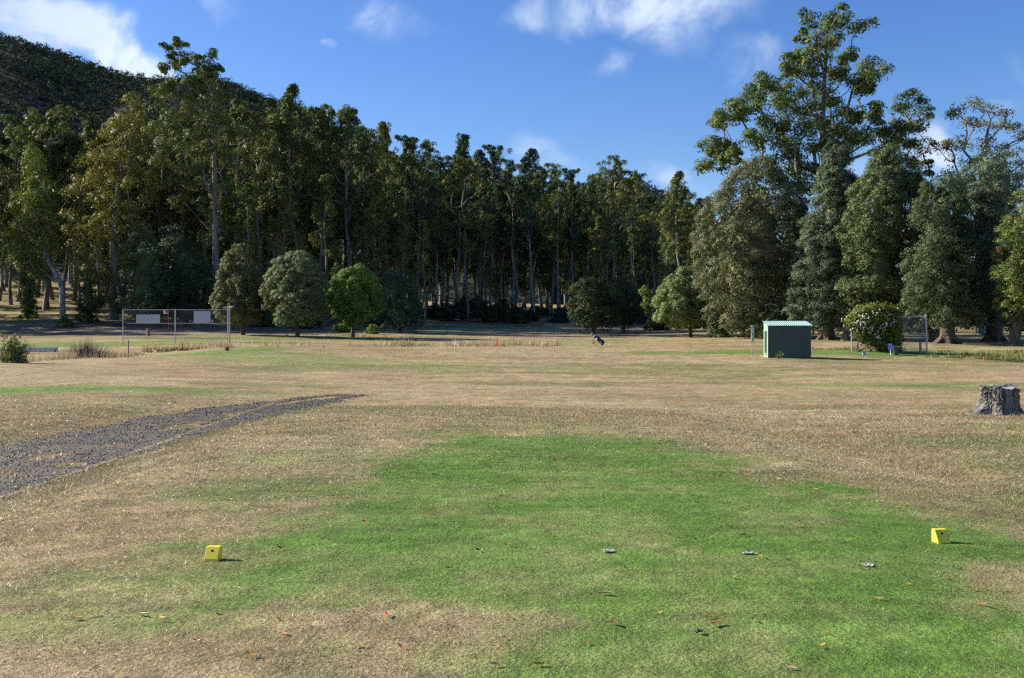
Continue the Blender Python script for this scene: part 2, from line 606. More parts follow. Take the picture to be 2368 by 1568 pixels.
def green_mask(x, y):
    n = fbm(x, y, 0.9, 11, 4) - 0.5
    n2 = fbm(x, y, 3.1, 23, 3) - 0.5
    sd = poly_sd(x, y, GREEN_POLY)
    g = np.clip(smooth(-0.75, 0.60, sd + 1.9 * n + 1.3 * n2) * (1.0 + 0.7 * n2) * (.50 + .50 * smooth(-2.9, -.7, x)) * (0.80 + 0.40 * smooth(.40, .62, fbm(x, y, 1.9, 141, 3))), 0, 1)
    for (cx, cyy, rx, ry, s) in GREEN2:
        dx, dy = (x - cx) / rx, (y - cyy) / ry
        dd = 1 - np.sqrt(dx * dx + dy * dy)
        sc = min(rx, ry)
        nn = fbm(x, y * (rx / ry) ** .5, 0.9 / sc ** .7, 37, 4) - 0.5
        g = np.maximum(g, s * smooth(-0.15, 0.45, dd + 1.1 * nn))
    return np.clip(g, 0, 1)


def gravel_mask(x, y):
    sd = poly_sd(x, y, GRAVEL_POLY)
    n = fbm(x, y, 1.1, 51, 4) - 0.5
    # two wheel tracks with a grassy strip between
    t = np.interp(y, [4, 12, 16.5, 23, 29, 32], [-6.5, -6.45, -6.1, -5.2, -4.6, -4.4])
    s = t - x                                   # distance from the near edge
    w = np.interp(y, [4, 14, 19, 24.5, 29, 32], [3.4, 3.5, 3.6, 3.4, 2.2, .7])
    k = s / w
    strip = np.exp(-((k - 0.56) / 0.10) ** 2)
    return sd + 0.75 * n - 0.25, strip, n


def ground_colour(x, y):
    """reflectance of the turf, linear rgb"""
    g = green_mask(x, y)[:, None]
    n1 = fbm(x, y, 0.35, 61, 4)[:, None]
    n2 = fbm(x, y, 1.3, 71, 4)[:, None]
    n3 = fbm(x, y * 2.5, 0.09, 81, 4)[:, None]
    tan = np.array([0.340, 0.278, 0.148])
    pink = np.array([0.330, 0.240, 0.130])
    olive = np.array([0.190, 0.175, 0.075])
    pale = np.array([0.400, 0.335, 0.190])
    wm = np.array([1.09, 1.02, 1.02])
    tan, pink, olive, pale = tan * wm, pink * wm, olive * wm, pale * .98 * wm
    dry = tan + (pink - tan) * smooth(.48, .66, n1) * .8
    dry = dry + (pale - dry) * smooth(.5, .7, n3) * .6
    n4 = fbm(x * .5, y * 1.3, 0.22, 91, 4)[:, None]
    dry = dry + (olive - dry) * smooth(.50, .70, n2) * .5
    dry = dry + (olive * np.array([.85, 1.0, .8]) - dry) * smooth(.52, .68, n4) * .75
    dry = dry + (olive - dry) * smooth(.50, .30, n3) * .35
    gr1 = np.array([0.112, 0.204, 0.034])
    gr2 = np.array([0.150, 0.238, 0.052])
    gr = gr1 + (gr2 - gr1) * smooth(.4, .65, n2)
    c = dry * (1 - g) + gr * g
    k = 1 - .55 * g
    c = c * (1 + .56 * k * (fbm(x, y, 5.5, 111, 3)[:, None] - .5)) * (1 + .40 * k * (fbm(x, y * 1.6, 1.5, 121, 3)[:, None] - .5))
    # bark and leaf litter under the trees on the left rise
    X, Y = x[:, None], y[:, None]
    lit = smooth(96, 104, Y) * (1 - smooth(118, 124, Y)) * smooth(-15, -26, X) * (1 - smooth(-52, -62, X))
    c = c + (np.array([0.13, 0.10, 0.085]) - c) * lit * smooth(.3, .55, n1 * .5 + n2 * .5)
    bank = smooth(62, 64, Y) * (1 - smooth(70, 71.5, Y)) * smooth(33, 38, X)
    c = c + (np.array([0.15, 0.11, 0.075]) - c) * bank * smooth(.42, .58, n2)
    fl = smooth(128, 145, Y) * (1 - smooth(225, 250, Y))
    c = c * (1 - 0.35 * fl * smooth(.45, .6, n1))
    return np.clip(c, 0.01, 0.6)


def axis(fine, growth, lim):
    a = [0.0]
    s = fine
    while a[-1] < lim:
        a.append(a[-1] + s)
        s *= growth
    return np.array(a)


ax = axis(0.13, 1.021, 3500)
xs = np.concatenate([-ax[:0:-1], ax])
ay = axis(0.12, 1.0125, 3600)
ysg = np.concatenate([-axis(0.8, 1.3, 60)[:0:-1], ay])
GX, GY = np.meshgrid(xs, ysg)
gx, gy = GX.ravel(), GY.ravel()
ggz = ground_z(gx, gy)
near = gy < 130
colr = np.ones((len(gx), 4))
colr[:, :3] = ground_colour(gx, gy)
nx_, ny_ = len(xs), len(ysg)
ii = (np.arange(ny_ - 1)[:, None] * nx_ + np.arange(nx_ - 1)[None]).ravel()
GF = np.stack([ii, ii + 1, ii + nx_ + 1, ii + nx_], 1)

m, t, b = mat('turf')
M_turf = m
at = t.n('ShaderNodeAttribute', attribute_name='tint')
co = t.n('ShaderNodeNewGeometry').outputs['Position']
fine = t.noise(co, 38.0, 4.0, 0.7)
mid = t.noise(co, 5.5, 5.0, 0.65)
mps = t.n('ShaderNodeMapping')
t.link(co, mps.inputs['Vector'])
mps.inputs['Scale'].default_value = (0.5, 2.2, 1)
wide = t.noise(mps.outputs[0], 1.0, 5.0, 0.6)
kk = t.math('MULTIPLY', t.math('MULTIPLY', t.ramp(fine, 0.25, 0.75, 0.62, 1.38), t.ramp(mid, 0.25, 0.75, 0.72, 1.28)), t.ramp(wide, 0.25, 0.75, 0.8, 1.2))
hs = t.n('ShaderNodeHueSaturation')
t.link(at.outputs['Color'], hs.inputs['Color'])
t.link(kk, hs.inputs['Value'])
t.link(hs.outputs[0], b.inputs['Base Color'])
b.inputs['Roughness'].default_value = 0.9
b.inputs['Specular IOR Level'].default_value = 0.15
bp = t.n('ShaderNodeBump')
bp.inputs['Strength'].default_value = 0.7
bp.inputs['Distance'].default_value = 0.05
hh = t.math('MULTIPLY_ADD', mid, 1.6, fine)
t.link(hh, bp.inputs['Height'])
t.link(bp.outputs[0], b.inputs['Normal'])
ground = mk('ground', [(np.stack([gx, gy, ggz], 1), GF, 0)], M_turf, shade=True, attr={'tint': colr})
tag(ground, kind='structure')

# gravel track: ragged sheet just above the turf
px_ = np.arange(-10.6, -3.9, 0.075)
py_ = np.arange(3.5, 33, 0.09)
PX, PY = np.meshgrid(px_, py_)
pxf, pyf = PX.ravel(), PY.ravel()
pz = ground_z(pxf, pyf) + 0.006
sdg, strip, ngr = gravel_mask(pxf, pyf)
keep_v = (sdg > 0) & (ngr * 1.7 + 0.46 - strip * .50 > 0)
n0 = len(px_)
ii = (np.arange(len(py_) - 1)[:, None] * n0 + np.arange(n0 - 1)[None]).ravel()
PF = np.stack([ii, ii + 1, ii + n0 + 1, ii + n0], 1)
PF = PF[keep_v[PF].sum(1) >= 3]
used = np.unique(PF)
remap = -np.ones(len(pxf), int)
remap[used] = np.arange(len(used))
m, t, b = mat('gravel_bed')
co = t.n('ShaderNodeNewGeometry').outputs['Position']
vor = t.n('ShaderNodeTexVoronoi')
t.link(co, vor.inputs['Vector'])
vor.inputs['Scale'].default_value = 26.0
vr = t.n('ShaderNodeSeparateColor')
t.link(vor.outputs['Color'], vr.inputs[0])
c = t.mix(t.ramp(vr.outputs[0], 0, 1), (0.034, 0.032, 0.032, 1), (0.12, 0.112, 0.108, 1))
dirt = t.noise(co, 1.7, 4.0, 0.6)
c = t.mix(t.ramp(dirt, 0.40, 0.58, 0, 0.85), c, (0.17, 0.135, 0.09, 1))
t.link(c, b.inputs['Base Color'])
b.inputs['Roughness'].default_value = 0.85
bp = t.n('ShaderNodeBump')
bp.inputs['Strength'].default_value = 1.0
bp.inputs['Distance'].default_value = 0.03
t.link(vor.outputs['Distance'], bp.inputs['Height'])
t.link(bp.outputs[0], b.inputs['Normal'])
path = mk('gravel_path', [(np.stack([pxf, pyf, pz], 1)[used], remap[PF], 0)], m, shade=True)
tag(path, kind='structure')

# loose stones on the track
rs = np.random.RandomState(5)
N = 46000
x = rs.uniform(-10.4, -4.0, N)
y = 8.0 + (33 - 8.0) * rs.rand(N)
sdg, strip, ngr = gravel_mask(x, y)
kp = (sdg > -0.45 * rs.rand(N) ** 3) & (ngr * 1.7 + 0.46 - strip * .50 > -0.12 + 0.35 * rs.rand(N) ** 2)
x, y = x[kp], y[kp]
N = len(x)
z = ground_z(x, y) + 0.01
s = (0.004 + 0.013 * rs.rand(N) ** 3) * (0.8 + y / 40)
OCT = np.array([[1, 0, 0], [-1, 0, 0], [0, 1, 0], [0, -1, 0], [0, 0, .7], [0, 0, -.7]])
OF = np.array([[0, 2, 4], [2, 1, 4], [1, 3, 4], [3, 0, 4], [2, 0, 5], [1, 2, 5], [3, 1, 5], [0, 3, 5]])
an = rs.rand(N) * 6.28
jit = 1 + 0.45 * rs.normal(size=(N, 6, 1)).clip(-1, 1)
o3 = OCT[None] * jit * s[:, None, None]
V = np.stack([o3[..., 0] * np.cos(an)[:, None] - o3[..., 1] * np.sin(an)[:, None] + x[:, None], o3[..., 0] * np.sin(an)[:, None] + o3[..., 1] * np.cos(an)[:, None] + y[:, None], o3[..., 2] + z[:, None]], -1)
gcol = np.ones((N, 6, 4))
gcol[..., :3] = (np.array([0.082, 0.075, 0.068]) * (0.45 + 1.6 * rs.rand(N, 1) ** 1.6))[:, None]
m, t, b = mat('gravel_stone')
b.inputs['Specular IOR Level'].default_value = 0.2
t.link(t.n('ShaderNodeAttribute', attribute_name='tint').outputs['Color'], b.inputs['Base Color'])
b.inputs['Roughness'].default_value = 0.7
gs = mk('gravel', [(V.reshape(-1, 3), (np.arange(N)[:, None, None] * 6 + OF[None]).reshape(-1, 3), 0)], m, attr={'tint': gcol.reshape(-1, 4)})
tag(gs, 'dark blue grey crushed stone scattered over the track', 'gravel', kind='stuff')

# ------------------------------------------------------------------ grass blades
M_blade, t, b = mat('grass_blade')
at = t.n('ShaderNodeAttribute', attribute_name='tint')
t.link(at.outputs['Color'], b.inputs['Base Color'])
b.inputs['Roughness'].default_value = 0.42
b.inputs['Specular IOR Level'].default_value = 0.35
tl = t.n('ShaderNodeBsdfTranslucent')
t.link(at.outputs['Color'], tl.inputs['Color'])
mx = t.n('ShaderNodeMixShader')
mx.inputs[0].default_value = 0.22
t.link(b.outputs[0], mx.inputs[1])
t.link(tl.outputs[0], mx.inputs[2])
t.link(mx.outputs[0], M_blade.node_tree.nodes['Material Output'].inputs['Surface'])


def blades(rs, x, y, h, w, col, lean, droop=0.0):
    N = len(x)
    z = ground_z(x, y) - 0.003
    a = rs.rand(N) * 6.283
    la = rs.rand(N) * 6.283
    ll = lean * (0.35 + 0.9 * rs.rand(N))
    base = np.stack([x, y, z], 1)
    side = np.stack([np.cos(a), np.sin(a), np.zeros(N)], 1) * (w / 2)[:, None]
    top = base + np.stack([np.cos(la) * ll * h, np.sin(la) * ll * h, h / np.sqrt(1 + ll ** 2)], 1)
    V = np.stack([base - side, base + side, top], 1).reshape(-1, 3)
    c = np.ones((N, 3, 4))
    c[..., :3] = col[:, None]
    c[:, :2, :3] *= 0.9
    return V, np.arange(N * 3).reshape(-1, 3), c.reshape(-1, 4)


rs = np.random.RandomState(17)
NB = 1150000
Y0, Y1 = 3.6, 34.0
e = 0.42                        # density falls off with distance
yy = (Y0 ** e + (Y1 ** e - Y0 ** e) * rs.rand(NB)) ** (1 / e)
xx = (rs.rand(NB) * 2 - 1) * (0.53 * yy + 2.6)
sdg, strip, ngr = gravel_mask(xx, yy)
kp = ~((sdg > -0.05) & (ngr * 1.7 + 0.46 - strip * .50 > -0.02) & (rs.rand(NB) < 0.80))
kp &= rs.rand(NB) > smooth(11, 34, yy)
xx, yy = xx[kp], yy[kp]
gm = green_mask(xx, yy)
tee = (1 - smooth(5.0, 5.35, xx)) * smooth(-5.2, -4.2, xx)
rough_ = np.clip(1 - tee, 0, 1) * np.where(xx > 0, 1.25, .8)
c = ground_colour(xx, yy)
c = c * (0.68 + 0.64 * rs.rand(len(xx), 1))
straw = (rs.rand(len(xx)) < np.where(gm > .5, .04, .20))[:, None]
c = np.where(straw, np.array([0.37, 0.31, 0.18]) * (0.7 + 0.5 * rs.rand(len(xx), 1)), c)
sprout = (rs.rand(len(xx)) < 0.10 * (1 - gm))[:, None]
c = np.where(sprout, np.array([0.11, 0.15, 0.04]) * (0.7 + 0.6 * rs.rand(len(xx), 1)), c)
c = c * 1.22
hgt = (0.014 + 0.009 * (1 - gm) + 0.015 * rough_) * (0.55 + 0.9 * rs.rand(len(xx))) * np.clip(yy / 9, .9, 1.3) * (0.45 + 1.1 * fbm(xx, yy, 4.5, 131, 3))
wid = 0.0046 * np.clip(yy / 5.5, 0.8, 4.0) * (0.7 + 0.6 * rs.rand(len(xx)))
V, Fc, cc = blades(rs, xx, yy, hgt, wid, np.clip(c, 0, .50), 1.9)
go = mk('grass', [(V, Fc, 0)], M_blade, attr={'tint': cc})
tag(go, 'short mown grass, green on the tee and dry around it', 'grass', kind='stuff')


def tall_grass(name, label, spots, n, hmin, hmax, wpx, colA, colB, seed, lean=0.35):
    """spots: list of (x, y, rx, ry, weight)"""
    rs = np.random.RandomState(seed)
    W = np.array([s[4] for s in spots], float)
    idx = rs.choice(len(spots), n, p=W / W.sum())
    S = np.array(spots)[idx]
    # clumped
    ang, rad = rs.rand(n) * 6.283, np.sqrt(rs.rand(n))
    x = S[:, 0] + S[:, 2] * rad * np.cos(ang)
    y = S[:, 1] + S[:, 3] * rad * np.sin(ang)
    cl = fbm(x, y, 1.2, seed, 3)
    k = rs.rand(n) < smooth(.42, .62, cl) + .05
    x, y, cl = x[k], y[k], cl[k]
    n = len(x)
    h = (hmin + (hmax - hmin) * rs.rand(n) ** 1.5) * (0.5 + cl)
    w = wpx * y / F * (0.6 + 0.6 * rs.rand(n))
    c = np.array(colA) + (np.array(colB) - np.array(colA)) * rs.rand(n, 1)
    c = c * (0.75 + 0.5 * rs.rand(n, 1))
    V, Fc, cc = blades(rs, x, y, h, w, c, lean)
    o = mk(name, [(V, Fc, 0)], M_blade, attr={'tint': cc})
    tag(o, label, 'grass', kind='stuff')
    return o


def gsp(qx0, qx1, y, ry, w):
    x0, x1 = (qx0 * K - 512) * y / F, (qx1 * K - 512) * y / F
    return ((x0 + x1) / 2, y, (x1 - x0) / 2, ry, w)


tall_grass('dry_grass', 'tall straw coloured grass standing along the ditch', [
    gsp(40, 160, 62, 3, 3), gsp(150, 330, 66, 3, 2.5), gsp(330, 540, 76, 2.5, 4), gsp(520, 760, 80, 2.0, 1.6), gsp(790, 1010, 78, 2.2, 3.5), gsp(880, 1000, 79, 1.2, 2.5),
    gsp(1000, 1180, 80, 2.0, 2.5), gsp(1150, 1295, 81, 1.8, 2.0)], 10500, .16, .62, .55, (0.40, 0.31, 0.15), (0.52, 0.42, 0.25), 3)
tall_grass('ditch_weeds', 'low olive weeds lining the ditch bank', [
    gsp(160, 330, 68, 2.5, 2), gsp(330, 460, 72, 2, 2), gsp(2140, 2420, 64.5, 1.6, 3), gsp(2130, 2420, 68, 2.0, 1.2), gsp(1860, 1985, 71, .8, .4), gsp(600, 1000, 99, 3, .6)],
    6000, .10, .32, .9, (0.10, 0.115, 0.03), (0.22, 0.18, 0.06), 9, .8)
tall_grass('bank_grass', 'longer tufts of dry grass along the track edge and around the grey stump', [
    (-5.9, 13.5, .5, 3.2, 2), (-5.6, 17.5, .45, 3.0, 2), (-5.0, 23, .4, 4, 1.5), (-10.2, 17, .35, 4, 1.4), (-9.3, 24, .3, 4, 1.0), (11.6, 24.4, 2.0, .9, 1.3), (12.4, 24.0, .6, .3, .6), (5.4, 12, .35, 5, .7)],
    16000, .04, .13, .45, (0.32, 0.25, 0.12), (0.20, 0.185, 0.07), 13, .8)

# ------------------------------------------------------------------ hills with their far forest
def ridge(qpts, y0, y1, ythick, z0):
    QX = np.array([p[0] for p in qpts], float)
    QV = np.array([p[1] for p in qpts], float)
    return QX, QV, y0, y1, ythick, z0


def hill(name, qpts, y0, y1, z0, nu=90, nt=34):
    QX = np.array([p[0] for p in qpts], float)
    QV = np.array([p[1] for p in qpts], float)
    us = np.linspace(QX[0], QX[-1], nu)
    vs = np.interp(us, QX, QV)
    T = np.linspace(0, 1.6, nt)
    rows = []
    for tt in T:
        y = y0 + (y1 - y0) * tt
        zr = CAM_Z - (vs * K - HZ) * y1 / F
        f = np.where(tt <= 1, np.sin(np.clip(tt, 0, 1) * math.pi / 2) ** 1.15, 1 - 0.5 * (tt - 1) ** 1.3)
        x = (us * K - 512) * (y1 * 0.35 + y * 0.65) / F
        z = z0 + (zr - z0) * f
        n = 4 * (fbm(x, np.full_like(x, y), 0.012, 5, 3) - 0.5) * min(1, 2.5 * tt) * (1 if tt < .93 or tt > 1.05 else .25)
        rows.append(np.stack([x, np.full_like(x, y), z + n], 1))
    V = np.array(rows)
    nu_ = nu
    ii = (np.arange(nt - 1)[:, None] * nu_ + np.arange(nu_ - 1)[None]).ravel()
    Fq = np.stack([ii, ii + 1, ii + nu_ + 1, ii + nu_], 1)
    o = mk(name, [(V.reshape(-1, 3), Fq, 0)], M_hill, shade=True)
    tag(o, kind='structure')
    return V


M_hill = plain('hill_soil', (0.012, 0.017, 0.011), 0.95, 0, 0.4, 0.05)
HV1 = hill('hill', [(-700, 290), (-400, 160), (-150, 125), (0, 137), (60, 140), (120, 157), (200, 184), (260, 208), (330, 226), (380, 234), (540, 236), (600, 258), (650, 278), (720, 300), (800, 360), (950, 430), (1100, 470), (1250, 520)], 330, 760, 1)
HV2 = hill('hill', [(1150, 575), (1250, 495), (1330, 455), (1360, 446), (1400, 440), (1450, 444), (1500, 458), (1530, 472), (1560, 492), (1640, 540), (1750, 600)], 480, 900, -2, 50, 30)


def hill_forest(name, label, HV, n, colr, seed, ys):
    rs = np.random.RandomState(seed)
    nt, nu, _ = HV.shape
    ti = rs.rand(n) ** 0.72 * (nt * 1.08 / 1.6 - 2)
    # crowd the ridge line
    k = rs.rand(n) < 0.16
    ti[k] = (nt - 1) / 1.6 + rs.normal(size=k.sum()) * 0.8
    ti = np.clip(ti, 0, nt - 2)
    ui = rs.rand(n) * (nu - 2)
    a, b_ = ti.astype(int), ui.astype(int)
    fa, fb = (ti - a)[:, None], (ui - b_)[:, None]
    P = (HV[a, b_] * (1 - fb) + HV[a, b_ + 1] * fb) * (1 - fa) + (HV[a + 1, b_] * (1 - fb) + HV[a + 1, b_ + 1] * fb) * fa
    C, Rd = [], []
    hgt = rs.uniform(2, 7, n)
    for j in range(2):
        o = rs.normal(size=(n, 3)) * [1.7, 1.7, 1.0]
        C.append(P + o + np.stack([np.zeros(n), np.zeros(n), hgt - 1.6 * j], 1))
        Rd.append(rs.uniform(1.3, 2.6, n))
    C, Rd = np.concatenate(C), np.concatenate(Rd)
    V, Fq = cards(rs, C, Rd, 14, 1.15, 0.2, 0.7, -0.1, 0.6, .5, .35, .3)
    o = mk(name, [(V, Fq, 0)], M_leaf_far)
    o.color = colr
    tag(o, label, 'forest', kind='stuff')
    return o


hill_forest('hillside_forest', 'dark forest covering the hill behind the tall gums', HV1, 14500, (0.027, 0.038, 0.027, 1), 21, 1)
hill_forest('hillside_forest', 'small blue green forested hilltop seen between the far gums', HV2, 2500, (0.024, 0.036, 0.029, 1), 22, 1)

# ------------------------------------------------------------------ trees
def gum_proto(seed, cb=0.42, width=4.2, npuff=100, npp=80, rad=(0.5, 1.0), H=30.0, size=0.30, lean=0.0, top=0.5, style=0):
    """tall gum, 30 m: returns (trunk mesh parts, crown mesh parts)"""
    rs = np.random.RandomState(seed)
    nz = 9
    zt = np.linspace(-0.6, H * 0.93, nz)
    wob = np.cumsum(rs.normal(size=(nz, 2)) * 0.28, 0)
    wob -= wob[0]
    tr = np.stack([wob[:, 0] + lean * zt, wob[:, 1], zt], 1)
    tr_r = np.interp(zt, [-.6, 1.2, H], [0.42, 0.27, 0.06])
    # puffs, gathered into a few limbs
    P = []
    nl = max(8, npuff // 5)
    for k in range(nl):
        g = ((k + rs.rand()) / nl) ** 0.9
        f = cb + (0.99 - cb) * g
        prof = min(1.0, .45 + 2.2 * g) * (1 - g) ** .8 + .05
        if style == 1:                                 # open spreading head
            prof = .45 + .6 * math.sin(min(1, g * 1.1) * math.pi) ** .7 * (1 if g < .85 else .7)
        a = k * 2.4 + rs.normal() * .5
        rr = width * prof * (0.35 + 0.85 * rs.rand())
        ax_ = np.array([np.interp(f * H, zt, tr[:, 0]), np.interp(f * H, zt, tr[:, 1])])
        d = np.array([math.cos(a), math.sin(a), 0])
        c = np.array([ax_[0], ax_[1], f * H])
        m_ = npuff // nl + 2
        for j in range(m_):
            w_ = 1 - .55 * j / m_                      # clumps follow the rising limb back towards the stem
            P.append(c + d * rr * w_ + np.array([0, 0, .9 * rr * (w_ - .6)]) + rs.normal(size=3) * np.array([.55, .55, .75]) * (.5 + .5 * prof))
    for j in range(5):
        P.append(np.array([tr[-1, 0], tr[-1, 1], H - .7 - .8 * j]) + rs.normal(size=3) * [.12 + .13 * j, .12 + .13 * j, .2])
    P.append(np.array([tr[-1, 0], tr[-1, 1], H - .8]))
    P.append(np.array([tr[-1, 0] + .6, tr[-1, 1] - .4, H - 1.9]))
    P = np.array(P)
    P[:, 2] = np.minimum(P[:, 2], H - 0.5)
    Rd = rs.uniform(rad[0], rad[1], len(P)) * np.interp(P[:, 2], [H * .6, H * .97], [1.08, .62])
    tparts = skeleton(rs, tr[:-1], tr_r[:-1], P, 0.035, 5)
    return tparts, [cards(rs, P, Rd, npp, size, 0.8, 1.05, -0.2, 0.42, .45, .42, .2) + (0,)]


def make_tree(name, label, loc, tparts, cparts, bark, leafm, colr, group=None, cat='tree'):
    t = thing(name, label, cat, loc, 0, group)
    tr = mk('trunk', tparts, bark, t, shade=True)
    cr = mk('crown', cparts, leafm, t)
    cr.color = colr
    return t, tr, cr


def copy_tree(src, label, loc, rz, sc, colr, group):
    t0, tr0, cr0 = src
    t = t0.copy()
    COL.objects.link(t)
    t.location = tuple(float(a) for a in loc)
    t.rotation_euler = (0, 0, rz)
    t.scale = sc
    t['label'] = label
    t['group'] = group
    tr = tr0.copy()
    COL.objects.link(tr)
    tr.parent = t
    cr = cr0.copy()
    COL.objects.link(cr)
    cr.parent = t
    cr.color = colr
    return t


SIL = [(-120, 270), (0, 262), (60, 252), (100, 247), (200, 262), (300, 240), (380, 262), (430, 130), (490, 140), (540, 240), (600, 250), (650, 250), (690, 200), (740, 252), (800, 242), (850, 292), (930, 314), (1005, 357),
       (1055, 314), (1100, 347), (1185, 364), (1235, 345), (1300, 380), (1350, 412), (1410, 367), (1460, 390), (1520, 445), (1580, 397), (1640, 458), (1760, 470)]
SX, SV = np.array([s[0] for s in SIL]), np.array([s[1] for s in SIL])

PROTO_PAR = [dict(seed=101, cb=.42, width=4.4, style=1), dict(seed=102, cb=.50, width=4.2), dict(seed=103, cb=.38, style=1, lean=.03, width=5.6, npuff=120), dict(seed=104, cb=.45, lean=-.035, width=3.9, style=1),
             dict(seed=105, cb=.55, width=3.8, npuff=115), dict(seed=106, cb=.46, style=1, width=5.4, npuff=85), dict(seed=107, cb=.16, width=4.8, npuff=130), dict(seed=108, cb=.24, lean=.03, width=3.4, npuff=75)]
protos = [None] * len(PROTO_PAR)
GUMG = 'tall gums of the forest behind the fairway'


def gum_at(qx, qtop, y, k, label, group, colr, w=1.0, rot=None, minh=6.0):
    g = on_ground(qx, 0, y)
    top = q(qx, qtop, y)[2]
    h = max(minh, top - g[2])
    s = h / 30.0
    sc = (s ** .6 * w, s ** .6 * w * (.9 + .2 * random.random()), s)
    rz = rot if rot is not None else random.random() * 6.283
    if protos[k] is None:
        tp, cp = gum_proto(**PROTO_PAR[k])
        tr = make_tree('gum_tree', label, g, tp, cp, M_gum, M_leaf, colr, group)
        protos[k] = tr
        tr[0].rotation_euler = (0, 0, rz)
        tr[0].scale = sc
        return tr[0]
    return copy_tree(protos[k], label, g, rz, sc, colr, group)


GREEN_A = (0.076, 0.098, 0.027, 1)
GREEN_B = (0.057, 0.084, 0.028, 1)
GREEN_C = (0.092, 0.104, 0.029, 1)
OLIVE = (0.105, 0.108, 0.030, 1)
BLUEG = (0.042, 0.072, 0.036, 1)
FRONT = [  # (column, top, distance, prototype, label, colour, width)
    (55, 255, 138, 5, 'dark gum under the hill slope, leftmost of the tall forest gums', GREEN_B, 1.15),
    (105, 248, 134, 2, 'broad gum with bare grey limbs left of the big yellow green gum', GREEN_A, 1.2),
    (200, 262, 140, 3, 'dark gum rising just behind the left shoulder of the yellow green gum', GREEN_B, 1.1),
    (545, 240, 128, 0, 'bushy gum standing right beside the tallest left gum', GREEN_A, 1.2),
    (600, 252, 132, 5, 'gum with brownish crown two places right of the tallest left gum', GREEN_C, 1.2),
    (645, 262, 136, 2, 'wide gum against the hill edge left of the twin topped gum', GREEN_A, 1.1),
    (690, 197, 134, 1, 'gum with a narrow pointed top standing above the round grey green tree', GREEN_B, 1.1),
    (742, 250, 136, 3, 'slim gum in the notch between two pointed tops', GREEN_B, 1.0),
    (802, 240, 134, 0, 'gum with pointed dark top right above the bright green round tree', GREEN_B, 1.15),
    (855, 290, 140, 2, 'full crowned gum right of the second pointed top', GREEN_A, 1.05),
    (897, 278, 148, 4, 'thin gum topped by a single flat umbrella tuft', OLIVE, .75),
    (935, 314, 146, 3, 'dark gum on the falling tree line right of the flat umbrella tuft', GREEN_B, 1.0),
    (968, 322, 150, 5, 'gum with small round tip where the tree line falls', BLUEG, 1.0),
    (1006, 357, 156, 0, 'dark blue green gum left of the skyline gap by the olive gum', BLUEG, 1.05),
    (1056, 312, 158, 4, 'gum with tall loose tuft standing free above the middle skyline', BLUEG, .95),
    (1082, 362, 150, 2, 'olive yellow gum with long pale trunk in the middle of the forest', OLIVE, .95),
    (1104, 347, 162, 1, 'small pointed gum between the olive gum and the bushy middle gum', BLUEG, .85),
    (1137, 335, 163, 3, 'gum with heavy round head in the middle skyline', BLUEG, 1.0),
    (1186, 365, 165, 5, 'bushy gum left of the tall pale trunked middle gum', GREEN_A, 1.0),
    (1236, 342, 160, 1, 'tall gum with long bare pale trunk near the middle of the forest', BLUEG, 1.0),
    (1292, 380, 166, 0, 'gum with split top just right of the bare pale trunked gum', GREEN_A, .95),
    (1322, 388, 168, 3, 'slim gum at the left side of the far hilltop', BLUEG, .85),
    (1356, 414, 172, 4, 'low topped gum in front of the far hilltop', BLUEG, .9),
    (1412, 365, 166, 2, 'gum with wide bushy head standing before the far hilltop', GREEN_A, 1.0),
    (1460, 390, 164, 5, 'gum with bright tufted crown right of the wide headed gum', GREEN_C, .95),
    (1512, 448, 168, 0, 'dark low gum in the dip right of the far hilltop', BLUEG, 1.0),
    (1580, 396, 130, 1, 'narrow gum with pointed tip standing free left of the olive wattle', GREEN_C, 1.05),
    (1625, 455, 128, 3, 'light leaved gum tucked against the left edge of the olive wattle', GREEN_C, .85),
]
for (qx, qt, y, k, lab, colr, w) in FRONT:
    gum_at(qx, qt, y, k, lab, GUMG, colr, w)
# half-height gums standing in front, lower tops
LOW = [
    (930, 480, 130, 6, 'leafy half height gum left of the lone pale leaning trunk', GREEN_C, .9), (985, 505, 128, 7, 'light green slender gum with kinked pale trunk right of the round bright tree', OLIVE, .8),
    (860, 420, 132, 6, 'half height gum behind the bright green round tree', GREEN_A, 1.0), (760, 400, 128, 7, 'half height gum behind the gap of the round grey and bright green trees', GREEN_A, 1.0),
    (640, 430, 124, 6, 'half height gum behind the round grey green tree', GREEN_C, 1.05), (560, 420, 122, 7, 'half height gum behind the pointed grey green tree', GREEN_A, 1.1),
    (500, 380, 124, 6, 'leafy gum between the dark evergreen pair and the tall left gum', GREEN_B, 1.1), (1120, 470, 150, 6, 'leafy gum low in the middle of the forest under the olive gum', GREEN_B, 1.0),
    (1400, 500, 150, 6, 'leafy half height gum behind the dark round tree by the golf bag', GREEN_C, 1.1), (1470, 520, 146, 7, 'half height gum right of the dark round trees', GREEN_B, 1.0),
    (1540, 500, 140, 6, 'dark leafy gum above the pale green young tree', GREEN_B, 1.1), (60, 520, 128, 6, 'leafy half height gum at the left edge of the forest', GREEN_A, 1.1),
    (1600, 520, 130, 7, 'half height gum hidden between the pale green young tree and the olive wattle', GREEN_B, .9)]
for (qx, qt, y, k, lab, colr, w) in LOW:
    gum_at(qx, qt, y, k, lab, 'half height gums along the forest edge', colr, w)
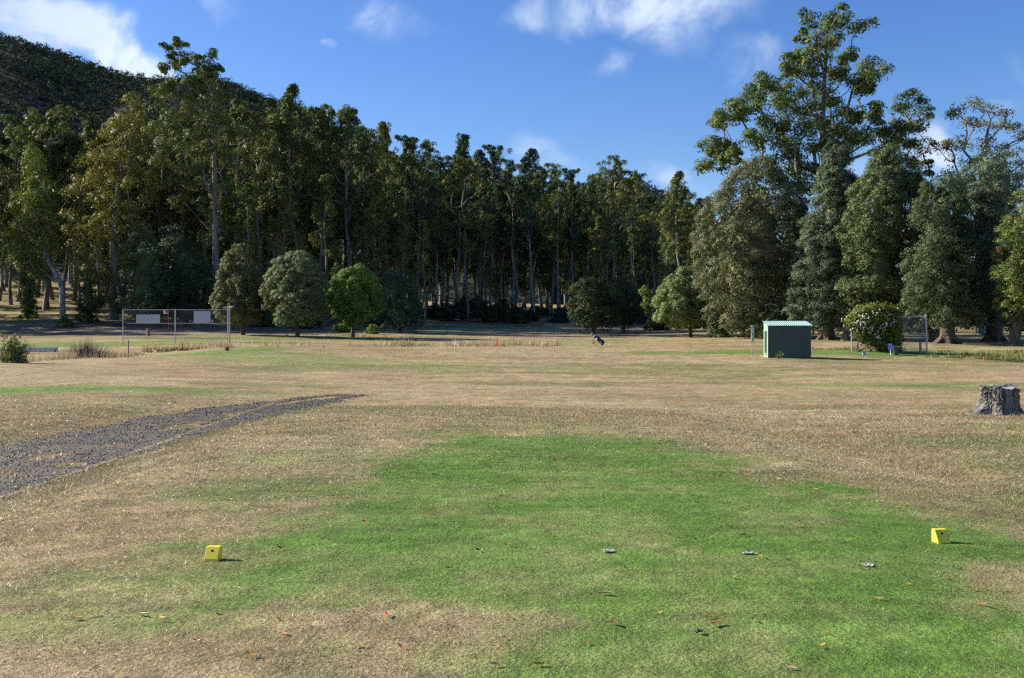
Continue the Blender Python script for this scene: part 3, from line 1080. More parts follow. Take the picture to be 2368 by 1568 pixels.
# ranks behind
rs = np.random.RandomState(77)
for row, (yo, drop) in enumerate([(9, 35), (20, 22), (34, 14), (52, 40), (70, 30)]):
    qx = -90 + rs.rand() * 20
    while qx < 1720:
        yb = np.interp(qx, [0, 600, 1000, 1500, 1700], [130, 136, 160, 172, 150]) + yo + rs.uniform(-4, 4)
        qt = np.interp(qx, SX, SV) + drop + rs.uniform(0, 45)
        if 380 < qx < 520:
            qt = max(qt, 260)
        k = int(rs.choice([0, 1, 2, 3, 5, 6] if row == 0 else [6, 7, 2, 6]))
        cc = [GREEN_A, GREEN_B, GREEN_B, BLUEG, GREEN_C][int(rs.randint(5))]
        part = 'left' if qx < 560 else ('middle' if qx < 1130 else 'right')
        gum_at(qx, qt, yb, k, 'tall gum deep in the %s part of the forest, mostly hidden by front gums' % part, 'hidden gums in the %s part of the forest' % part, cc, rs.uniform(.9, 1.2))
        qx += rs.uniform(34, 52) * (1.15 if row > 2 else 1.0)
# the forest runs on past the left edge of the picture and shades the rise
for (gx0, gy0, k) in [(-82, 124, 2), (-92, 133, 5), (-104, 127, 0), (-116, 138, 2), (-128, 130, 5), (-98, 145, 0), (-76, 140, 2), (-140, 142, 6), (-88, 116, 5), (-68, 117, 6), (-74, 122, 6), (-79, 113, 6), (-96, 120, 6), (-108, 119, 6), (-70, 131, 6), (-86, 126, 6), (-120, 124, 6)]:
    gum_at((gx0 / gy0 * F + 512) / K, 250, gy0, k, 'tall gum of the forest just outside the left edge', 'gums beyond the left edge', GREEN_B, 1.25)

Z1 = 2367.0 / 1100 * 1.0


def z1(x, y):      # a point measured on the left tree close-up -> measuring grid
    return x / 1.0818 * 2367 / 4096, y / 1.0818 * 2367 / 4096


def z4(x, y):      # a point measured on the right tree close-up
    return (2650 + x / 1.0456) * 2367 / 4096, (y / 1.0456) * 2367 / 4096


def hero_gum(name, label, spots, conv, y, trunk, tr_r, npp, size, colr, dz, seed, scale_r=1.1, extra=0, bark=M_gum, group=None, tip=0.03, rmax=None):
    """gum whose leaf clumps are set one by one"""
    rs = np.random.RandomState(seed)
    P, Rd = [], []
    m_per = y / F * K
    for (sx, sy, r) in spots:
        qx, qy = conv(sx, sy)
        k = (conv(sx + 10, sy)[0] - qx) / 10
        d = rs.normal() * dz
        p = q(qx, qy, y + d)
        P.append(p)
        Rd.append(max(0.35, r * k * m_per * scale_r))
        for j in range(extra):
            pp = p + rs.normal(size=3) * np.array([.75, 1.6, .6]) * Rd[0 if not Rd else -1 - j] * .7 - np.array([0, 0, .12 * Rd[-1 - j]])
            P.append(pp)
            Rd.append(max(.3, r * k * m_per * scale_r * .72))
    P, Rd = np.array(P), np.array(Rd)
    T = [q(*conv(tt[0], tt[1]), y + (tt[2] if len(tt) > 2 else 0)) for tt in trunk]
    base = np.array([T[0][0], T[0][1], gz(T[0][0], T[0][1])])
    T[0] = base + np.array([0, 0, -0.4])
    T = np.array(T)
    tp = skeleton(rs, T - base, tr_r, P - base, tip, 5, rmax=rmax)
    cp = [cards(rs, P - base, Rd, int(npp * 1.35), size * .72, 0.6, 0.8, -0.12, 0.45, 0.45, .4, .25) + (0,)]
    return make_tree(name, label, base, tp, cp, bark, M_leaf, colr, group)


BIG = [(630, 80, 35), (700, 80, 35), (760, 105, 40), (805, 130, 38), (590, 150, 22), (650, 160, 40), (700, 185, 38), (640, 220, 42), (590, 220, 38), (550, 250, 38), (515, 290, 28), (790, 220, 28), (760, 245, 28),
       (650, 290, 46), (600, 300, 42), (560, 330, 38), (540, 380, 42), (740, 310, 33), (800, 340, 38), (880, 280, 48), (910, 310, 38), (850, 300, 36), (850, 380, 30), (820, 370, 36),
       (430, 340, 38), (400, 370, 36), (460, 380, 38), (370, 420, 38), (320, 440, 42), (290, 470, 42), (240, 500, 38), (220, 520, 32), (340, 480, 38), (420, 450, 46), (480, 500, 50), (520, 440, 46), (440, 540, 46),
       (370, 590, 42), (420, 600, 42), (200, 600, 38), (240, 630, 40), (290, 620, 40), (300, 650, 32), (170, 690, 34), (270, 680, 32), (210, 650, 28), (470, 600, 46), (500, 560, 46), (560, 520, 55), (620, 470, 50),
       (580, 420, 46), (680, 400, 46), (720, 440, 38), (700, 350, 38), (640, 380, 46), (600, 560, 50), (660, 540, 46), (640, 620, 50), (700, 520, 42), (760, 470, 38), (800, 500, 38), (840, 470, 42), (900, 450, 28),
       (880, 490, 28), (760, 570, 42), (800, 580, 42), (850, 560, 46), (900, 570, 44), (700, 590, 42), (560, 640, 50), (500, 660, 46), (520, 720, 46), (580, 700, 46), (640, 720, 38), (700, 650, 42), (760, 640, 38),
       (940, 550, 42), (1000, 560, 38), (960, 590, 36), (1010, 540, 28), (550, 770, 50), (480, 740, 40), (610, 790, 45), (690, 720, 40), (430, 680, 40)]
hero_gum('gum_tree', 'huge spreading gum towering over the dense trees on the right', BIG, z4, 100, [(690, 1350), (690, 1000), (682, 700), (668, 500), (680, 300), (690, 120)], [.7, .55, .42, .30, .18, .06],
         120, .40, (0.072, 0.100, 0.027, 1), 2.6, 301, 1.15, 3, M_gum, None, 0.035, .22)
ARM = [(1000, 420, 33), (1050, 400, 34), (1080, 430, 34), (1110, 460, 28), (980, 470, 33), (1040, 480, 42), (1090, 500, 38), (1080, 530, 33), (1090, 600, 33), (1040, 620, 38), (1000, 600, 33), (1090, 640, 28), (1100, 700, 28), (1110, 725, 18),
       (1020, 670, 36), (960, 650, 36), (900, 640, 34), (940, 700, 40), (1050, 700, 36)]
hero_gum('gum_tree', 'darker gum leaning out right behind the huge gum, bare limbs below', ARM, z4, 106, [(860, 1350), (880, 1000), (900, 800), (960, 640), (1030, 500)], [.5, .42, .34, .22, .1],
         115, .40, (0.055, 0.080, 0.026, 1), 1.6, 302, 1.15, 1, M_gum, None, 0.035, .2)
FARR = [(1240, 460, 42), (1290, 440, 42), (1330, 450, 38), (1210, 490, 32), (1390, 470, 36), (1440, 480, 32), (1470, 540, 32), (1500, 580, 34), (1420, 530, 34), (1330, 530, 36), (1270, 520, 32), (1240, 590, 32),
        (1190, 610, 32), (1160, 630, 24), (1260, 630, 36), (1310, 610, 36), (1360, 600, 34), (1420, 620, 34), (1480, 640, 36), (1220, 680, 38), (1280, 690, 40), (1340, 680, 38), (1200, 730, 38), (1250, 760, 38), (1150, 770, 38),
        (1180, 800, 38), (1400, 690, 38), (1530, 560, 36), (1560, 640, 40), (1520, 700, 40)]
hero_gum('gum_tree', 'thin crowned gum with grey twigs at the right edge of the skyline', FARR, z4, 104, [(1330, 1350), (1330, 1000), (1335, 800), (1340, 650), (1370, 500)], [.5, .42, .34, .22, .1],
         78, .36, (0.105, 0.110, 0.055, 1), 2.0, 303, 1.15, 1, M_gum, None, 0.04, .2)
TALL = [(735, 215, 20), (765, 200, 20), (790, 195, 19), (750, 235, 14), (735, 285, 24), (760, 270, 21), (718, 297, 14), (820, 250, 28), (800, 265, 19), (845, 255, 21), (910, 250, 24), (890, 280, 24), (935, 290, 19), (952, 300, 14),
        (905, 300, 24), (880, 300, 19), (900, 340, 28), (910, 370, 28), (830, 345, 33), (840, 362, 28), (760, 350, 24), (740, 370, 24), (720, 390, 24), (880, 380, 24), (962, 385, 17), (700, 420, 33), (760, 440, 38), (840, 430, 38),
        (910, 430, 36), (970, 430, 28), (690, 480, 35), (740, 500, 40), (820, 500, 40), (900, 500, 40), (960, 510, 35), (680, 560, 35), (760, 570, 40), (860, 580, 40), (940, 580, 40), (1000, 570, 30), (720, 640, 40), (800, 650, 40),
        (900, 650, 35), (970, 660, 35), (690, 700, 35), (770, 730, 38), (870, 730, 35), (950, 740, 35), (730, 800, 35), (820, 810, 35), (980, 820, 30), (760, 880, 35), (860, 880, 30)]
hero_gum('gum_tree', 'tallest gum on the left, its loose open tufts high above the hill', TALL, z1, 120, [(935, 1330, 1.5), (932, 1000, 1.5), (930, 850, 1.2), (925, 650, 1.2), (920, 450, .8), (890, 300, .5)], [.5, .36, .28, .23, .16, .06],
         100, .40, (0.062, 0.085, 0.024, 1), 2.2, 304, 1.25, 2, M_gum, None, 0.035, .16)


def fill_outline(rs, prof, n, y, rr, shell=0.0, depth=0.85):
    """random clumps inside an outline given as rows (v, left, right) of the measuring grid, as a body as deep as it is wide"""
    PV = np.array([p[0] for p in prof], float)
    PL = np.array([p[1] for p in prof], float)
    PR = np.array([p[2] for p in prof], float)
    vs = np.linspace(PV[0], PV[-1], 200)
    w = np.interp(vs, PV, PR - PL) + 6
    v = rs.choice(vs, n, p=w / w.sum()) + rs.uniform(-2, 2, n)
    l, r = np.interp(v, PV, PL), np.interp(v, PV, PR)
    c, hw = (l + r) / 2, (r - l) / 2
    a = rs.rand(n) * 6.283
    k = np.sqrt(shell + (1 - shell) * rs.rand(n))
    m_per = y / F * K
    R_in = np.maximum(hw - rr / m_per * 0.75, hw * .15)
    qx = c + R_in * k * np.cos(a)
    d = R_in * k * np.sin(a) * m_per * depth
    return np.array([q(qx[i], v[i], y + d[i]) for i in range(n)])


YEL = [(222, 290, 320), (260, 270, 345), (310, 225, 365), (360, 185, 375), (420, 150, 385), (480, 130, 370), (530, 125, 345), (580, 150, 320), (630, 165, 300), (680, 180, 280), (705, 195, 265)]
rs = np.random.RandomState(401)
P = fill_outline(rs, YEL, 230, 122, 1.0)
base = on_ground(262, 0, 122)
T = np.array([base + [0, 0, -.4], q(262, 640, 122), q(262, 540, 122), q(275, 430, 122), q(295, 320, 122)])
make_tree('gum_tree', 'big drooping yellow green gum with pale inner limbs on the left rise', base, skeleton(rs, T - base, [.6, .48, .4, .28, .12], P - base, .035, 5, rmax=.2),
          [cards(rs, P - base, rs.uniform(.75, 1.25, len(P)), 130, .29, 1.0, .9, -.2, .42, .45, .4, .2) + (0,)], M_gum, M_leaf, (0.118, 0.118, 0.032, 1))
GRL = [(352, 60, 90), (400, 40, 120), (450, 20, 140), (500, 8, 145), (550, 0, 140), (600, 5, 150), (650, 60, 150)]
rs = np.random.RandomState(402)
P = fill_outline(rs, GRL, 110, 116, 1.0)
base = on_ground(146, 0, 113)
T = np.array([base + [0, 0, -.3], q(144, 670, 113), q(137, 648, 113.5), q(110, 600, 115), q(85, 500, 116), q(80, 400, 116)])
make_tree('gum_tree', 'bright green gum with curved trunk at the left edge', base, skeleton(rs, T - base, [.36, .3, .27, .22, .15, .08], P - base, .03, 5, rmax=.14),
          [cards(rs, P - base, rs.uniform(.7, 1.15, len(P)), 120, .28, 1.0, .9, -.2, .42, .45, .4, .2) + (0,)], M_gum, M_leaf, (0.088, 0.115, 0.026, 1))


def dense_tree(name, label, prof, y, bq, col, seed, lump=0.8, n=170, npp=70, size=.30, trunk_r=.25, bark=M_dark, core=.42, extra=None, group=None, cat='tree', up=.35, jit=.6, hang=-.5, lobe=1.3, frac=.34):
    """close crown: clumps over a body of revolution, with leafy inside"""
    rs = np.random.RandomState(seed)
    base = on_ground(bq, 0, y)
    # lobes, each carrying smaller tufts on its outer and upper side
    nl = max(16, int(n * frac))
    lr = lump * lobe
    P = fill_outline(rs, prof, nl, y, lr * .72, 0.58, .95)
    PV0 = np.array([p[0] for p in prof], float)
    cxm = np.array([q(np.interp(np.clip((HZ - (pp[2] - CAM_Z) * F / y) / K, PV0[0], PV0[-1]), PV0, [(p[1] + p[2]) / 2 for p in prof]), 0, y)[0] for pp in P])
    out = unit(np.stack([P[:, 0] - cxm, P[:, 1] - y, 0 * cxm], 1))
    ns_ = 11
    L_r = lr * rs.uniform(.65, 1.25, nl)
    dd = unit(np.repeat(out, ns_, 0) * .55 + np.array([0, 0, .42]) + rs.normal(size=(nl * ns_, 3)) * .62)
    SP = np.repeat(P, ns_, 0) + dd * np.repeat(L_r, ns_)[:, None] * np.array([1, 1, .8])
    Rd = lump * .52 * rs.uniform(.7, 1.3, len(SP))
    parts = [cards(rs, SP - base, Rd, int(npp * .78), size * .56, hang, .85, -.15, .40, .5, .42, up) + (0,)]
    # inner leaf mass
    P2 = fill_outline(rs, prof, n // 2, y, lump * 2.3, 0.1, .9)
    parts.append(cards(rs, P2 - base, np.full(len(P2), lump * 1.2), max(8, npp // 4), size * 1.1, 0, .9, -1, .5, .1) + (0,))
    PV = np.array([p[0] for p in prof], float)
    vs = np.linspace(PV[0] + (PV[-1] - PV[0]) * .12, PV[-1] - (PV[-1] - PV[0]) * .05, 12)
    L = np.interp(vs, PV, [p[1] for p in prof])
    Rr = np.interp(vs, PV, [p[2] for p in prof])
    ns = 14
    rings = []
    mper = y / F * K
    for v, l, r in zip(vs, L, Rr):
        c = q((l + r) / 2, v, y) - base
        hw = max(.05, ((r - l) / 2 * mper - lump * .6) * core)
        an = np.arange(ns) * 6.283 / ns
        rr = hw * (1 + .16 * rs.normal(size=ns)).clip(.7, 1.25)
        rings.append(np.stack([c[0] + rr * np.cos(an), c[1] + rr * np.sin(an) * .95, np.full(ns, c[2]) + rs.normal(size=ns) * .15], 1))
    V = np.concatenate(rings)
    i = np.arange(len(rings) - 1)[:, None] * ns
    j = np.arange(ns)[None]
    Fq = np.stack([i + j, i + (j + 1) % ns, i + ns + (j + 1) % ns, i + ns + j], -1).reshape(-1, 4)
    parts.append((V, Fq, 0))
    top = q((L[3] + Rr[3]) / 2, vs[3], y) - base
    low = q((L[-1] + Rr[-1]) / 2, vs[-1], y) - base
    tp = tube([[0, 0, -.3], [0, 0, .15], [low[0] * .2, low[1] * .2, max(.5, low[2] * .7)], [low[0] * .6 + top[0] * .3, low[1] * .5, low[2] + .25 * (top[2] - low[2])], top],
              [trunk_r * 1.5, trunk_r * 1.1, trunk_r * .95, trunk_r * .75, .05], 9)
    if extra:
        tp = tp + extra(base)
    for k in range(14):
        p = P[rs.randint(len(P))] - base
        a = np.array([0, 0, max(low[2] * .6, p[2] * .55)])
        tp += tube([a, (a + p) / 2 + rs.normal(size=3) * .2, p], [trunk_r * .4, trunk_r * .25, .03], 5, False)
    return make_tree(name, label, base, tp, parts, bark, M_leaf_dense, col, group, cat)


dense_tree('conifer_tree', 'pointed grey green tree on a short trunk, leftmost of three round trees by the fence', [(575, 545, 562), (600, 522, 580), (640, 504, 597), (680, 494, 605), (715, 490, 607), (738, 505, 600), (750, 530, 590)], 98, 561, (0.095, 0.105, 0.048, 1), 501, .55, 190, 75, .24, .22, lobe=.85, frac=.75)
dense_tree('round_tree', 'round grey green tree on a short trunk in the middle of three by the fence', [(592, 670, 705), (605, 645, 725), (635, 620, 742), (670, 606, 752), (705, 605, 755), (730, 615, 745), (748, 650, 720)], 95, 688, (0.110, 0.130, 0.068, 1), 502, .6, 220, 80, .24, .2, lobe=.85, frac=.75)
dense_tree('round_tree', 'bright green round tree on a short trunk, rightmost of three by the fence', [(625, 800, 838), (640, 780, 860), (665, 764, 878), (695, 758, 885), (720, 768, 880), (740, 785, 860), (752, 800, 835)], 97, 815, (0.098, 0.160, 0.030, 1), 503, .58, 190, 75, .24, .2, lobe=.85, frac=.75)
dense_tree('evergreen_tree', 'dark evergreen with lit left flank, left one of the pair behind the backstop', [(532, 322, 335), (560, 303, 355), (600, 285, 385), (650, 272, 400), (700, 262, 410), (738, 268, 410)], 112, 345, (0.042, 0.066, 0.028, 1), 504, .75, 190, 75, .3, .35)
dense_tree('evergreen_tree', 'broad dark evergreen, right one of the pair behind the backstop', [(535, 395, 412), (560, 375, 440), (600, 360, 470), (650, 350, 492), (700, 345, 500), (740, 360, 495)], 115, 430, (0.040, 0.064, 0.030, 1), 505, .8, 200, 75, .3, .35)
dense_tree('wattle_shrub', 'blue green feathery wattle right of the bright green round tree', [(640, 895, 915), (665, 880, 950), (700, 878, 968), (740, 878, 972), (760, 885, 972)], 112, 925, (0.050, 0.085, 0.050, 1), 506, .6, 130, 75, .26, .14)
dense_tree('round_tree', 'dark shaded round tree standing behind the golf bag', [(650, 1350, 1385), (665, 1330, 1410), (690, 1320, 1425), (720, 1318, 1428), (745, 1325, 1425), (757, 1345, 1410)], 112, 1372, (0.040, 0.058, 0.022, 1), 507, .7, 170, 75, .28, .2)
dense_tree('round_tree', 'smaller dark shaded tree right of the one behind the golf bag', [(655, 1418, 1442), (680, 1408, 1465), (710, 1405, 1475), (740, 1412, 1478), (753, 1425, 1470)], 122, 1442, (0.038, 0.056, 0.024, 1), 508, .65, 120, 70, .28, .18)
dense_tree('round_tree', 'pale green young tree on a thin trunk left of the olive wattle', [(628, 1568, 1592), (645, 1545, 1612), (680, 1522, 1630), (710, 1508, 1640), (735, 1512, 1645), (750, 1540, 1640), (757, 1570, 1625)], 100, 1597, (0.125, 0.165, 0.070, 1), 509, .58, 190, 80, .25, .18, lobe=.85, frac=.75)
dense_tree('sapling', 'small light green sapling left of the pale green young tree', [(672, 1488, 1500), (690, 1482, 1510), (715, 1482, 1512), (728, 1490, 1505)], 118, 1503, (0.085, 0.13, 0.03, 1), 510, .45, 40, 60, .24, .1)


def flare(base):
    """buttressed foot for the old trees on the right"""
    out = []
    for k in range(6):
        a = k * 1.05 + .3
        d = np.array([math.cos(a), math.sin(a), 0])
        out += tube([d * .15 + [0, 0, 1.1], d * .45 + [0, 0, .4], d * .95 + [0, 0, .02], d * 1.3 + [0, 0, -.2]], [.22, .22, .16, .06], 7)
    return out


dense_tree('wattle_tree', 'broad olive grey wattle with foliage to the ground left of the green shed', [(393, 1718, 1772), (420, 1690, 1802), (460, 1655, 1838), (510, 1620, 1862), (560, 1600, 1868), (620, 1603, 1852), (680, 1618, 1838), (730, 1638, 1828), (774, 1655, 1818)], 94, 1740,
           (0.092, 0.102, 0.054, 1), 601, .95, 430, 100, .30, .5, M_red)
dense_tree('wattle_tree', 'tall cone shaped grey green tree directly behind the green shed', [(352, 1928, 1942), (400, 1905, 1965), (450, 1888, 1985), (520, 1865, 1995), (600, 1840, 2000), (680, 1822, 2000), (735, 1816, 1990), (756, 1835, 1985)], 88, 1912,
           (0.066, 0.090, 0.056, 1), 602, .8, 380, 100, .27, .6, M_red, extra=flare, lobe=1.05, frac=.5)
dense_tree('wattle_tree', 'tall full green tree behind the flowering climber', [(352, 2042, 2082), (400, 2010, 2115), (450, 1975, 2140), (520, 1950, 2145), (600, 1945, 2125), (680, 1940, 2110), (730, 1950, 2100), (745, 1970, 2090)], 85, 1958,
           (0.074, 0.100, 0.042, 1), 603, .85, 400, 100, .27, .45, M_dark, lobe=1.05, frac=.5)
dense_tree('wattle_tree', 'lower dark green tree with thick trunk right of the wire backstop', [(430, 2150, 2208), (480, 2130, 2230), (540, 2110, 2240), (600, 2100, 2240), (660, 2095, 2262), (715, 2100, 2272), (742, 2130, 2262)], 79, 2190,
           (0.056, 0.078, 0.038, 1), 604, .8, 300, 95, .26, .55, M_dark, extra=flare)
dense_tree('wattle_tree', 'big silver grey green tree second from the right edge', [(362, 2268, 2322), (400, 2230, 2370), (450, 2202, 2390), (530, 2190, 2400), (600, 2190, 2410), (680, 2192, 2400), (725, 2215, 2390), (752, 2240, 2350)], 84, 2298,
           (0.084, 0.108, 0.070, 1), 605, .85, 400, 100, .27, .65, M_dark, extra=flare)
dense_tree('wattle_tree', 'green tree with rusty seed heads at the right edge', [(440, 2358, 2420), (500, 2330, 2440), (580, 2302, 2450), (660, 2300, 2460), (725, 2315, 2450), (755, 2340, 2430)], 76, 2342,
           (0.085, 0.115, 0.034, 1), 606, .75, 300, 95, .25, .4, M_dark)
# rusty seed heads of the last tree
rs = np.random.RandomState(607)
last = [o for o in bpy.data.objects if o.get('label', '').startswith('green tree with rusty')][0]
P = fill_outline(rs, [(440, 2348, 2420), (500, 2326, 2440), (580, 2296, 2450), (660, 2294, 2460), (725, 2305, 2450)], 75, 76, .35, .9, 1.0)
P = P[P[:, 1] < 76.5]
M_seed = plain('rust_seed', (0.20, 0.10, 0.06), .8, 0, .3, 3)
for pp in P:
    mk('seed_head', [cards(rs, pp[None] - np.array(last.location), np.array([.20]), 26, .11, 0, .9, -1, .6, .2) + (0,)], M_seed, last)
# dark backing trees beyond the right group
rs = np.random.RandomState(611)
for i, (qx, y, wq, vt, lab) in enumerate([
        (1690, 118, 120, 560, 'dark tree filling the gap behind the olive wattle'), (1845, 102, 150, 455, 'shaded tree between the olive wattle and the cone shaped tree'), (2010, 116, 130, 600, 'shaded tree behind the full green tree'),
        (2125, 104, 120, 500, 'shaded tree seen through the wire backstop'), (2235, 132, 110, 620, 'shaded tree between the two thick trunks on the right'), (2340, 126, 130, 600, 'shaded tree behind the rusty seed head tree'),
        (2450, 118, 140, 560, 'shaded tree just outside the right edge')]):
    if qx > 2440:
        continue
    gq = (328 + F * (CAM_Z - gz((qx * K - 512) * y / F, y)) / y) / K
    dense_tree('shade_tree', lab, [(vt, qx - 14, qx + 14), (vt + 40, qx - wq * .4, qx + wq * .4), (vt + 100, qx - wq / 2, qx + wq / 2), (gq - 14, qx - wq / 2, qx + wq / 2), (gq - 4, qx - wq * .42, qx + wq * .42)], y, qx,
               (0.034, 0.052, 0.024, 1), 620 + i, 1.0, 130, 60, .42, .3, group='shaded trees closing the view behind the right group')

for (gx0, gy0, k) in [(74, 128, 6), (82, 118, 6), (90, 130, 6), (70, 108, 6), (99, 122, 6), (80, 140, 2), (95, 142, 6)]:
    gum_at((gx0 / gy0 * F + 512) / K, 420, gy0, k, 'tall gum standing just outside the right edge', 'gums beyond the right edge', GREEN_B, 1.3)

# understorey shrubs
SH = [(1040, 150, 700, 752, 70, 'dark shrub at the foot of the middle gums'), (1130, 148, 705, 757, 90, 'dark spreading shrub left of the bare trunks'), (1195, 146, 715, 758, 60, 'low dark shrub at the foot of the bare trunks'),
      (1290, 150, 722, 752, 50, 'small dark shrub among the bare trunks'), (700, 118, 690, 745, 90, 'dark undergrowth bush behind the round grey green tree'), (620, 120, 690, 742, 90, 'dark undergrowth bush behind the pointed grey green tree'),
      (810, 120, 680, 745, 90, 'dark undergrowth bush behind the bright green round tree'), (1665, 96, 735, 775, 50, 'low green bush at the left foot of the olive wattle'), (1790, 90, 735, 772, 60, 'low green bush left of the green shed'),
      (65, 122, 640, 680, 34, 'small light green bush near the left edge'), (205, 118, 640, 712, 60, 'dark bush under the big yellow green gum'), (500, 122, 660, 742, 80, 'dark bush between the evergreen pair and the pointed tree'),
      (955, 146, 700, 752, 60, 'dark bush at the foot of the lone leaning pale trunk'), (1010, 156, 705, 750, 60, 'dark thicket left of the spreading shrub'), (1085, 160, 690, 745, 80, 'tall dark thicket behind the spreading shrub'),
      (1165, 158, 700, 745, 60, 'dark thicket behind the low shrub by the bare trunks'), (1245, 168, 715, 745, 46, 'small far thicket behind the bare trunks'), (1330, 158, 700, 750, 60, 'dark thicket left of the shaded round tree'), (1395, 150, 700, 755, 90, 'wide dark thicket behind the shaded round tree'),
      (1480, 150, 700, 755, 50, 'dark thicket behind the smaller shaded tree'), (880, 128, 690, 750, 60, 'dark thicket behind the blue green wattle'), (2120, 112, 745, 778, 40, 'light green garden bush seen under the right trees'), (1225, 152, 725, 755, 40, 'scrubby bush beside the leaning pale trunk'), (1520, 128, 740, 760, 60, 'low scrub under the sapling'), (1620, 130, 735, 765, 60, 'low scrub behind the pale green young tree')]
for i, (qx, y, vt, vb, wq, lab) in enumerate(SH):
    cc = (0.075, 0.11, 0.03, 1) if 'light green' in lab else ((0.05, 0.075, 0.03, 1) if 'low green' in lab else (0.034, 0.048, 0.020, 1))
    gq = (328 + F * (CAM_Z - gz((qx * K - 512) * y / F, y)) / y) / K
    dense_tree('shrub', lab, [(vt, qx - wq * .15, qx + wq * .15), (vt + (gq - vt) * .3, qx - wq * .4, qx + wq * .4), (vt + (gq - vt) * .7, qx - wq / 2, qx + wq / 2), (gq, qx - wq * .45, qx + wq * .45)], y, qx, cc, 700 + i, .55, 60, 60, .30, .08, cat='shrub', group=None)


def bush(name, label, base, rx, rz_, col, seed, n=40, npp=60, lump=.3, size=.14, hang=-.4, stems=7):
    rs = np.random.RandomState(seed)
    t = thing(name, label, 'shrub', base)
    d = unit(rs.normal(size=(n, 3)))
    d[:, 2] = np.abs(d[:, 2])
    P = d * (0.35 + 0.6 * rs.rand(n, 1)) * [rx, rx, rz_] + [0, 0, .1]
    tp = []
    for k in range(stems):
        tp += tube([[0, 0, -.1], P[k] * .5, P[k]], [.03, .02, .008], 5, False)
    mk('stems', tp, M_dark, t)
    f = mk('foliage', [cards(rs, P, lump * rs.uniform(.7, 1.2, n), npp, size, hang, 1.0, -1, .42) + (0,)], M_leaf, t)
    f.color = col
    return t


b0 = px(6, 361, 44)
bush('shrub', 'leafy green bush at the left edge above the crest', (b0[0] - .1, 44.6, gz(b0[0], 44.6) - .2), .75, 1.55, (0.10, 0.115, 0.045, 1), 801, 60, 55, .22, .11)
# small bushes near the left trunk
p = on_ground(143, 0, 111)
bush('shrub', 'dark green tuft round the foot of the curved gum trunk', (p[0] + .3, p[1], p[2]), 1.0, 1.2, (0.055, 0.085, 0.025, 1), 802, 40, 60, .35, .2)
p = on_ground(862, 0, 107)
bush('fern_clump', 'light green fern clump at the right foot of the bright green round tree', p, .7, 1.0, (0.13, 0.17, 0.035, 1), 803, 30, 50, .25, .2, -1.5)
p = on_ground(790, 0, 109)
bush('fern_clump', 'low green fern clump behind the trunk of the bright green round tree', p, 1.2, .8, (0.10, 0.14, 0.035, 1), 804, 30, 50, .3, .2, -1.5)

# reeds: dark grey wiry clump in the ditch
rs = np.random.RandomState(812)
p = on_ground(200, 0, 66)
t = thing('reed_clump', 'dark grey wiry reed clump standing in the ditch', 'plant', p)
V, Fc = [], []
n = 700
a, rr = rs.rand(n) * 6.28, np.sqrt(rs.rand(n)) * np.array(1.0)
bx, by = rr * np.cos(a) * 1.25, rr * np.sin(a) * .8
h = (0.6 + 1.0 * rs.rand(n)) * (1.15 - .5 * rr)
tip = np.stack([bx * 1.5 + rs.normal(size=n) * .15, by * 1.4 + rs.normal(size=n) * .15, h], 1)
sd = np.stack([np.cos(a + 1.57), np.sin(a + 1.57), 0 * a], 1) * .012
bb = np.stack([bx, by, -.1 + 0 * a], 1)
V = np.stack([bb - sd, bb + sd, tip], 1).reshape(-1, 3)
mk('stalks', [(V, np.arange(3 * n).reshape(-1, 3), 0)], plain('reed_grey', (0.10, 0.095, 0.09), .8, 0, .4, 3), t)

